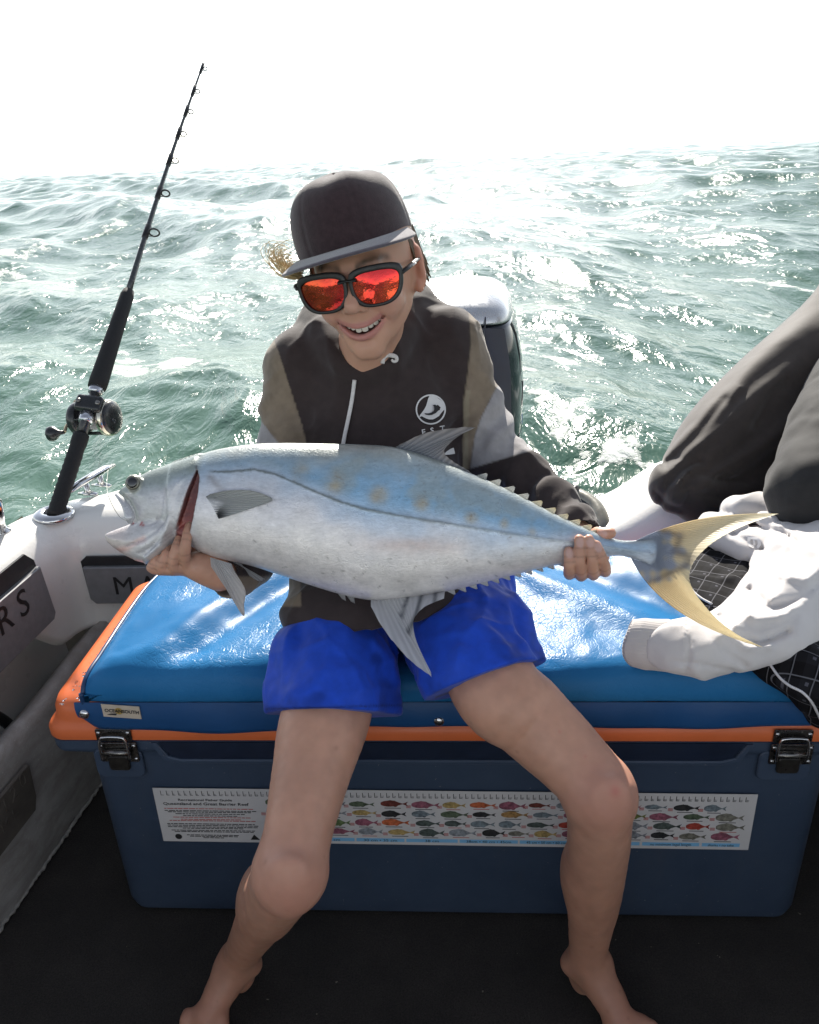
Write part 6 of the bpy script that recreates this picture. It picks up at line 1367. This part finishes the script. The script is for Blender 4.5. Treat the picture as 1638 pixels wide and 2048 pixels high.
# ------------------------------------------------------------------ outboard motor
def outboard():
    Y0 = 2.10; c0 = atY(905, 560, Y0); cx, zt = c0[0], c0[2]-.040
    ob = empty('outboard_motor', (cx, Y0, .3), 'dark outboard motor with a silver cowl top, mounted on the stern behind the boy', 'outboard motor')
    navy = pmat('glossy_navy_cowl', (.010, .013, .022), .16, var=.15, vscale=8, coat=.5); silver = pmat('silver_cowl_top', (.52, .53, .55), .28, .55, var=.06, vscale=40, bscale=900, bstr=.15, bdist=.0003, coat=.3)
    front = pmat('matt_dark_panel', (.020, .024, .034), .42, var=.15, vscale=14)
    yaw = rad(-7); X = V3(math.cos(yaw), math.sin(yaw), 0); Yv = V3(-math.sin(yaw), math.cos(yaw), 0)
    def sec(w_, y0, y1, z, n=44, e=.42):
        out = []
        for i in range(n):
            a = 2*math.pi*i/n; c, s_ = math.cos(a), math.sin(a); x = math.copysign(abs(c)**e, c)*w_; y = (y0+y1)/2+math.copysign(abs(s_)**e, s_)*(y1-y0)/2
            out.append(V3(cx, Y0, 0)+X*x+Yv*y+V3(0, 0, z-.012*max(0, (y-.1))*0))
        return out
    zc = zt-.080
    low = [sec(.145, .06, .46, zt-.62), sec(.168, .03, .50, zt-.56), sec(.186, .01, .54, zt-.40), sec(.190, .0, .56, zt-.27), sec(.183, .0, .56, zt-.18), sec(.170, .003, .555, zt-.12), sec(.158, .006, .55, zc-.012), sec(.153, .010, .545, zc)]
    def lt(r, n, m, p): return loft(r).build(n, m, p)
    cw = lt(low, 'cowl', navy, ob)
    cap_ = [sec(.155, .004, .552, zc+.003), sec(.155, .004, .552, zc+.008), sec(.150, .008, .545, zc+.022), sec(.143, .018, .53, zc+.036), sec(.130, .04, .51, zc+.050), sec(.108, .08, .47, zc+.064), sec(.075, .13, .42, zc+.074), sec(.03, .20, .34, zc+.080)]
    lt(cap_, 'cowl_top', silver, ob)
    # pale side piece at the shoulder, front panel, seam
    P = lambda x, z, y: V3(cx, Y0, 0)+X*x+Yv*y+V3(0, 0, z)
    m = MB(); G = []
    for t in np.linspace(0, 1, 14):
        z = zc-.004-.50*t; w_ = np.interp(t, [0, .2, .5, 1], [.132, .150, .155, .120]); G.append([P(x, z+.004*(1-(x/w_)**2)*(1-t), -.006-.004*(1-(x/w_)**4)) for x in np.linspace(-w_, w_, 15)])
    m.grid(np.array(G), flip=True).build('front_panel', front, cw)
    MB().tube([P(.083, zc+.046, .046), P(.083, zc+.010, -.002), P(.081, zc-.02, -.0125), P(.078, zc-.12, -.012)], .0022, 6).build('panel_seam', navy, cw)
    m = MB(); G = []
    for t in np.linspace(0, 1, 10): 
        z = zc-.006-.15*t; w_ = .040*(1-t)**.7+.003; G.append([P(float(np.interp(z-zt, [-.27, -.18, -.12, -.09], [.191, .1845, .172, .160]))+.001, z, .10+y) for y in (0, w_*.5, w_)])
    m.grid(np.array(G), flip=True).build('side_flash', silver, cw)
    wl = pmat('white_decal', (.7, .72, .72), .35, var=0); bl = pmat('blue_decal', (.03, .10, .55), .35, var=0)
    sd = P(.1865, 0, 0); Z = V3(0, 0, 1)
    for tx, y, z, h, mm in (('M', .10, zt-.325, .105, wl), ('E', .215, zt-.325, .105, wl), ('R', .31, zt-.325, .105, wl), ('S', .13, zt-.385, .04, bl)):
        link('cowl_decal', text_mesh(tx, h, P(.1865, z, y), Yv, Z, .001, 0, sx=1.0, bold=.001), mm, cw)
    MB().add([P(.1862, zt-.44, .04), P(.1862, zt-.405, .22), P(.1862, zt-.385, .22), P(.1862, zt-.420, .05)], [(0, 1, 2, 3)], False).build('cowl_stripe', bl, cw)
    # midsection, bracket and leg down into the water
    lt([sec(.06, .10, .40, -1.0, e=.7), sec(.07, .10, .40, -.3, e=.7), sec(.10, .08, .44, zt-.66, e=.6), sec(.13, .07, .45, zt-.615, e=.5)], 'midsection', navy, ob)
    MB().rbox(P(0, .20, -.02), (.20, .18, .46), .02, X, Yv).build('clamp_bracket', front, ob)
outboard()
# ------------------------------------------------------------------ control hose looping from the motor to the transom
def hose():
    o = empty('rigging_hose', atd(1180, 1010, 1.78), 'grey ribbed control hose looping over the transom beside the motor', 'hose')
    gm = pmat('grey_sheathing', (.22, .21, .17), .35, var=.3, vscale=60, coat=.2); bm = pmat('black_cable', (.02, .02, .022), .35, var=.2)
    px = [(1010, 985, 1.95), (1065, 975, 1.90), (1105, 977, 1.86), (1150, 988, 1.82), (1186, 1008, 1.78), (1203, 1035, 1.745), (1208, 1075, 1.72), (1208, 1130, 1.72)]
    C1 = spl([A(*p) for p in px], 60); MB().tube(C1, [.0155+.0006*(i % 2) for i in range(60)], 12).build('sheath', gm, o)
    MB().tube(spl([A(x-4, y+7, d-.012) for x, y, d in px], 60), .0055, 8).build('cable', bm, o)
    c = A(1149, 987, 1.815); T = nrm(A(1160, 992, 1.81)-A(1138, 983, 1.825)); MB().lathe(c, T, [(.019, -.004), (.020, -.002), (.020, .002), (.019, .004)], 18).build('cable_tie', bm, o)
    MB().tube([c-_U*.016, c-_U*.026-_R*.004, c-_U*.034+_R*.002], .0035, 6).build('tie_tail', bm, o)
hose()

# ------------------------------------------------------------------ clothes heaped on the right end of the cushion
def plaid_mat():
    m, nt, b = new_mat('black_plaid_cloth'); v = texco(nt); mp = nt.nodes.new('ShaderNodeMapping'); mp.inputs['Rotation'].default_value = (0, 0, rad(38)); nt.links.new(v, mp.inputs[0])
    dn = nt.nodes.new('ShaderNodeTexNoise'); dn.inputs['Scale'].default_value = 9; nt.links.new(mp.outputs[0], dn.inputs['Vector'])
    ma = nt.nodes.new('ShaderNodeVectorMath'); ma.operation = 'MULTIPLY_ADD'; nt.links.new(dn.outputs['Color'], ma.inputs[0]); ma.inputs[1].default_value = (.012, .012, 0); nt.links.new(mp.outputs[0], ma.inputs[2])
    sx = nt.nodes.new('ShaderNodeSeparateXYZ'); nt.links.new(ma.outputs[0], sx.inputs[0])
    def line(ax, per, w_, ph=0):
        f = math_(nt, 'FRACT', math_(nt, 'ADD', math_(nt, 'DIVIDE', sx.outputs[ax], per), ph)); return math_(nt, 'LESS_THAN', f, w_)
    P = .030; l1 = math_(nt, 'MAXIMUM', line(0, P, .05), line(1, P, .05)); wide = math_(nt, 'ADD', line(0, P, .42, .5), line(1, P, .42, .5)); cross = math_(nt, 'MULTIPLY', line(0, P, .14, .28), line(1, P, .14, .28))
    c = mixc(nt, math_(nt, 'MULTIPLY', wide, .5), (.005, .0045, .0055), (.014, .014, .017)); c = mixc(nt, math_(nt, 'MULTIPLY', l1, .6), c, (.20, .20, .22)); c = mixc(nt, math_(nt, 'MULTIPLY', cross, .5), c, (.16, .16, .19))
    nt.links.new(c, b.inputs['Base Color']); b.inputs['Roughness'].default_value = .85; b.inputs['Specular IOR Level'].default_value = .15
    nt.links.new(bump(nt, noise(nt, v, 700, 2), .3, .0008), b.inputs['Normal']); return m
def clothes():
    pl = plaid_mat(); blackc = pmat('black_cloth', (.016, .015, .017), .85, var=.2, vscale=50, bscale=700, bstr=.3, bdist=.0008, sheen=.2)
    pip = pmat('white_piping', (.62, .61, .62), .7, var=.1, vscale=200)
    top = .552
    t = empty('plaid_trousers', atz(1450, 1200, top), 'black plaid cloth trousers with white piping, heaped under the white sweatshirt', 'trousers')
    s = Sculpt()
    Z = lambda px, py, z: atz(px, py, z)
    s.ell(Z(1425, 1150, top+.002), (.085, .115, .017), 0); s.ell(Z(1500, 1130, top+.002), (.10, .10, .018), .03); s.ell(Z(1560, 1210, top), (.13, .11, .016), .03); s.ell(Z(1640, 1260, top-.002), (.12, .11, .022), .03)
    s.chain([Z(1560, 1280, top+.006), Z(1620, 1360, top-.01), atd(1650, 1420, 1.20)], [.034, .034, .026], .03); s.ell(Z(1640, 1330, top-.006), (.09, .07, .022), .02); s.ell(Z(1700, 1330, top-.004), (.12, .10, .025), .02)
    s.post.append(lambda P: .006*fbm(P, 12, 3, 31)-.005*ridged(P, 13, 32)+.002*np.sin(P[..., 0]*60+P[..., 1]*45+6*fbm(P, 7, 2, 33)))
    V, F = s.mesh(.0045); V = relax(V, F, 2, .45); link('trouser_cloth', mesh_np('trouser_cloth', V, F, True), pl, t)
    tree = BVHTree.FromPolygons([Vector(v) for v in V], [tuple(int(i) for i in f) for f in F])
    def on(px, py, off):
        d = Vector(ray(px, py)).normalized(); h = tree.ray_cast(Vector(_C), d); return np.array(h[0])-np.array(d)*off if h[0] else atz(px, py, top)
    for L_ in ([(1434, 1062), (1446, 1078), (1462, 1092), (1484, 1100), (1506, 1110), (1524, 1124)], [(1358, 1140), (1368, 1150), (1376, 1164), (1386, 1182), (1402, 1196), (1424, 1208)], [(1532, 1316), (1545, 1336), (1560, 1356), (1580, 1372), (1604, 1384), (1622, 1402), (1634, 1424), (1644, 1446)], [(1630, 1212), (1640, 1222), (1652, 1228)]):
        MB().tube(spl([on(x, y, .001) for x, y in L_], 24), .0019, 8).build('piping', pip, t)
    # zip-like stitches near the upper piping
    for k in range(3):
        for j in range(3): 
            p = on(1428+k*7+j*3, 1092-k*4+j*3, .0015); MB().tube([p-_R*.0025, p+_R*.0025+_U*.002], .0006, 5).build('stitch', pip, t)
    # white sweatshirt
    w_ = empty('sweatshirt', atz(1450, 1270, top+.02), 'white sweatshirt with a ribbed cuff, thrown over the plaid trousers beside the fish tail', 'sweatshirt')
    wm = pmat('white_fleece', (.57, .545, .54), .88, var=.07, vscale=24, bscale=600, bstr=.3, bdist=.001, sheen=.3)
    s = Sculpt(); ds = nrm(Z(1640, 1130, .6)-Z(1380, 1290, .6)).astype(np.float32); es = np.cross(np.array([0, 0, 1], np.float32), ds)
    def flat(pts, rs, k, f, zc=.562):
        t_ = Sculpt(); t_.chain([V3(p[0], p[1], zc+(p[2]-zc)*f) for p in pts], rs); fn = t_.p[0][0]; r_ = max(rs); q = np.array(pts)
        def g(P):
            Q = P.copy(); Q[..., 2] = zc+(P[..., 2]-zc)*f; return fn(Q)*(.8 if f > 1.3 else 1.0)/(f**.3)
        s.custom(g, q.min(0)-r_, q.max(0)+r_, k)
    flat([Z(1362, 1292, .578), Z(1405, 1290, .580), Z(1465, 1292, .576), Z(1530, 1262, .582), Z(1590, 1200, .595), Z(1650, 1130, .61), Z(1740, 1060, .63)], [.046, .052, .050, .057, .066, .074, .085], 0, 1.35)
    flat([Z(1410, 1262, .570), Z(1490, 1230, .572), Z(1550, 1175, .585), Z(1640, 1105, .60)], [.03, .045, .055, .06], .02, 1.6)
    flat([Z(1438, 1058, .598), Z(1500, 1084, .595), Z(1552, 1080, .60), Z(1610, 1100, .60)], [.032, .042, .038, .044], .008, 1.5)
    flat([Z(1482, 1020, .622), Z(1545, 1024, .622), Z(1600, 1055, .622), Z(1660, 1060, .63)], [.030, .038, .036, .05], .006, 1.3)
    flat([Z(1530, 1040, .63), Z(1568, 1064, .628), Z(1612, 1088, .62)], [.022, .018, .024], .004, 1.2)
    s.ell(Z(1710, 1130, .60), (.12, .10, .05), .04)
    CREASE = [([(1372, 1244), (1380, 1290), (1374, 1338)], .005, 3.5), ([(1340, 1322), (1400, 1328), (1470, 1342)], .0035, 3), ([(1438, 1232), (1466, 1268), (1520, 1288), (1575, 1262)], .008, 7), ([(1455, 1262), (1492, 1296), (1540, 1292)], -.006, 7),
        ([(1500, 1180), (1540, 1215), (1600, 1200), (1650, 1160)], .008, 8), ([(1410, 1250), (1440, 1300), (1490, 1330)], .004, 6), ([(1560, 1150), (1610, 1160), (1660, 1120)], -.007, 9), ([(1470, 1205), (1510, 1240), (1570, 1230), (1630, 1180)], -.006, 8),
        ([(1462, 1068), (1510, 1050), (1560, 1062), (1600, 1090)], .009, 6), ([(1490, 1030), (1540, 1045), (1590, 1040)], .008, 6), ([(1440, 1050), (1480, 1075), (1530, 1100)], .006, 5)]
    def post(P):
        q = P-Z(1380, 1290, .58).astype(np.float32); u, w2 = q@ds, q@es; Q = np.stack([u*.28, w2, P[..., 2]*.5], -1)
        dz = -.013*ridged(Q, 15, 45, 2.2)+.007-.0022*ridged(Q, 40, 46, 3); Q2 = np.stack([u, w2*.4, P[..., 2]], -1)
        px_, py_, _d = projpx(P)
        for L_, am, w_ in CREASE: dz = dz+am*np.exp(-(line_dist(px_, py_, L_)/w_)**2)
        return dz-.004*ridged(Q2, 11, 47, 3)*sstep(.05, .15, u)+.0008*fbm(P, 45, 2, 43)
    s.post.append(post)
    V, F = s.mesh(.0038); V = relax(V, F, 2, .45); me = mesh_np('sweatshirt_body', V, F, True); so = link('sweatshirt_body', me, wm, w_)
    # ribbed cuff: a flattened open sleeve end
    c0, c1 = Z(1350, 1292, .580), Z(1258, 1286, .570); ax = nrm(c1-c0); u = nrm(_U-ax*(_U@ax)); n = 120; G = []
    for t_ in np.linspace(0, 1, 14):
        c = c0+(c1-c0)*t_; r_ = np.interp(t_, [0, .15, .7, 1], [.034, .0375, .0385, .034]); f = nrm(np.cross(ax, u)); row = []
        for i in range(n):
            a = 2*math.pi*i/n; rr = r_*(1+.022*math.cos(a*44))*(1+.05*math.sin(2*a+3*t_)); row.append(c+u*math.sin(a)*rr*1.02+f*math.cos(a)*rr*.66+ax*.006*math.sin(a*2+1)*t_)
        G.append(row)
    for t_ in (.9, .6): G.append([c0*.08+c1*.92*1+(p-c1)*t_*.9-c0*.0+(-c1*.0) if False else c1-ax*.02*(1-t_)*2+(np.array(p)-c1)*t_ for p in G[13]])
    MB().grid(np.array(G), closed_u=True).build('ribbed_cuff', pmat('ribbed_white_knit', (.52, .49, .48), .9, var=.06, vscale=40, sheen=.3), w_)
    # small raised C badge on the sleeve near the upper folds
    badge = pmat('white_badge_thread', (.74, .72, .72), .7, var=.05, vscale=300)
    z4 = lambda P: [(1260+x/4.096, 620+y/4.096) for x, y in P]
    ol = z4([(962, 1862), (975, 1850), (1050, 1862), (1076, 1895), (1074, 1925), (1050, 1955), (1035, 1940), (1048, 1915), (1042, 1890), (990, 1876), (984, 1895), (988, 1915), (1020, 1938), (1012, 1952), (972, 1935), (960, 1905)])
    bar = z4([(1005, 1880), (1022, 1884), (1026, 1930), (1010, 1926)])
    drape('badge_letter', [fan(ol)], me, badge, so, .0022); drape('badge_letter', [fan(bar)], me, badge, so, .0022)
clothes()

# ------------------------------------------------------------------ second person, mostly out of the picture on the right
def other():
    o = empty('person', atd(1500, 1000, 1.62), 'person in loose black clothes kneeling at the right gunwale, mostly out of frame', 'person')
    D = A
    s = Sculpt()
    # a body kneeling with the left knee forward on the gunwale; trunk and head beyond the edge of the picture
    s.chain([D(1385, 970, 1.65), D(1470, 885, 1.71), D(1600, 790, 1.76), D(1720, 740, 1.78)], [.035, .05, .065, .075], 0); s.chain([D(1385, 975, 1.65), D(1450, 990, 1.68), D(1600, 985, 1.74), D(1760, 985, 1.78)], [.03, .035, .035, .03], .02)
    s.chain([D(1675, 975, 1.45), D(1705, 880, 1.54), D(1760, 770, 1.64)], [.04, .055, .07], .03); s.chain([D(1675, 980, 1.45), D(1760, 1030, 1.52), D(1900, 1060, 1.6)], [.035, .035, .03], .02)
    s.ell(D(1780, 730, 1.72), (.16, .14, .13), .05); s.chain([D(1790, 700, 1.72), D(1840, 560, 1.76), D(1880, 420, 1.80)], [.14, .15, .13], .05)
    s.chain([D(1880, 400, 1.80), D(1890, 320, 1.78)], [.06, .055], .03); s.ell(D(1900, 250, 1.76), (.08, .095, .115), .02); s.ell(D(1885, 262, 1.68), (.015, .03, .02), .015)
    for sx in (-1, 1): s.chain([D(1880+sx*130, 440, 1.78), D(1900+sx*190, 600, 1.72), D(1880+sx*150, 760, 1.58)], [.055, .048, .036], .04); s.ell(D(1880+sx*150, 790, 1.55), (.04, .045, .03), .02)
    V, F = s.mesh(.009); V = relax(V, F, 2, .5); link('body', mesh_np('body', V, F, True, cols=np.tile([.44, .235, .165], (len(V), 1))), skin, o)
    s = Sculpt()
    s.chain([D(1372, 962, 1.615), D(1440, 880, 1.67), D(1550, 790, 1.72), D(1680, 705, 1.76)], [.064, .088, .110, .135], 0)
    s.chain([D(1358, 975, 1.605), D(1400, 990, 1.62), D(1480, 985, 1.66), D(1600, 965, 1.72), D(1750, 960, 1.78)], [.060, .062, .072, .09, .10], .02)
    s.chain([D(1450, 955, 1.66), D(1560, 880, 1.70), D(1700, 800, 1.74)], [.060, .10, .13], .05); s.ell(D(1770, 740, 1.75), (.20, .17, .18), .06); s.chain([D(1790, 700, 1.74), D(1840, 560, 1.78), D(1880, 430, 1.82)], [.165, .17, .15], .06)
    for sx in (-1, 1): s.chain([D(1880+sx*130, 440, 1.80), D(1900+sx*190, 600, 1.74), D(1885+sx*160, 730, 1.60)], [.08, .07, .055], .05)
    K0 = A(1372, 962, 1.615).astype(np.float32); ax0 = nrm(A(1680, 705, 1.76)-A(1372, 962, 1.615)).astype(np.float32); e1 = nrm(-_f0-ax0*np.dot(-_f0, ax0)).astype(np.float32); e2 = np.cross(ax0, e1).astype(np.float32)
    def fold(P):   # long tension folds running up the thigh from the bunched cloth at the knee
        q = P-K0; t = q@ax0; ph = np.arctan2(q@e2, q@e1); n_ = fbm(P, 6, 2, 52); d = 0*t
        for p0, tw, w_, t0, t1, am in ((-1.25, .8, .20, .0, .50, .012), (-.75, .5, .13, -.02, .34, .013), (-.30, -.6, .15, .02, .42, .011), (.18, .4, .11, -.03, .26, .013), (.55, -.9, .16, .0, .36, .012), (1.0, .5, .14, -.02, .46, .012), (1.5, .2, .2, .0, .5, .010)):
            u = (ph-p0-tw*t-.22*n_)/(w_*1.35); d = d-.85*am*np.exp(-u*u)*sstep(t0-.03, t0+.06, t)*sstep(t1, t1-.18, t)
        return d+.004
    KNEE = [([(1318, 1018), (1332, 975), (1362, 938), (1400, 922)], .008, 7), ([(1345, 1000), (1362, 962), (1392, 930)], -.007, 6), ([(1350, 985), (1392, 945), (1440, 958), (1500, 962)], .007, 7), ([(1312, 985), (1335, 1010), (1362, 1018)], .008, 6), ([(1368, 1010), (1388, 975), (1380, 950)], .006, 5), ([(1330, 930), (1385, 885), (1450, 800)], .007, 9), ([(1365, 905), (1420, 850), (1480, 775)], -.006, 8), ([(1400, 985), (1460, 1000), (1530, 990)], .007, 8), ([(1510, 850), (1545, 790), (1600, 740)], .008, 10)]
    def post(P):
        a = fbm(P, 7, 3, 51); t = (P-A(1358, 980, 1.6).astype(np.float32)); ang = np.arctan2(t@_U.astype(np.float32), t@_R.astype(np.float32)); rr = np.linalg.norm(t, axis=-1)
        kd = 0
        if P[..., 0].min() < .75:
            px_, py_, _d = projpx(P)
            for L_, am, w_ in KNEE: kd = kd+am*np.exp(-(line_dist(px_, py_, L_)/w_)**2)
        return kd+fold(P)-.003*np.abs(a)+.001+.0008*fbm(P, 30, 2, 55)+.004*np.sin(rr*85+ang*2)*sstep(.13, .05, rr)
    s.post.append(post)
    V, F = s.mesh(.0052); V = relax(V, F, 2, .5)
    jk = link('trousers', mesh_np('trousers', V, F, True, cols=np.tile([.046, .036, .031], (len(V), 1))), cloth('black_soft_cloth', rough=.72, weave=650, sheen=.45, bs=.2), o)
    s = Sculpt(); s.chain([D(1640, 985, 1.40), D(1690, 880, 1.50), D(1760, 770, 1.60)], [.088, .108, .13], 0); s.chain([D(1645, 985, 1.41), D(1760, 1030, 1.50), D(1900, 1060, 1.6)], [.085, .08, .07], .03)
    s.post.append(lambda P: -.010*np.abs(fbm(P, 9, 3, 61))+.004+.003*fbm(P, 30, 2, 65))
    V, F = s.mesh(.0055); V = relax(V, F, 2, .5); link('trouser_leg', mesh_np('trouser_leg', V, F, True, cols=np.tile([.026, .025, .025], (len(V), 1))), cloth('dark_grey_cloth', rough=.8, sheen=.2), o)
    hb = MB(); q = random.Random(8)
    c = D(1900, 250, 1.76)
    for i in range(200):
        d = nrm(V3(q.gauss(0, 1), q.gauss(.3, 1), abs(q.gauss(.5, .6)))); p = c+d*V3(.082, .097, .117); hb.tube([p, p+d*.006+V3(0, .02, -.01), p+d*.004+V3(0, .035, -.03)], [.006, .005, .001], 5)
    hb.build('hair', pmat('dark_hair', (.05, .03, .02), .5, var=.3), o, kind='stuff')
other()
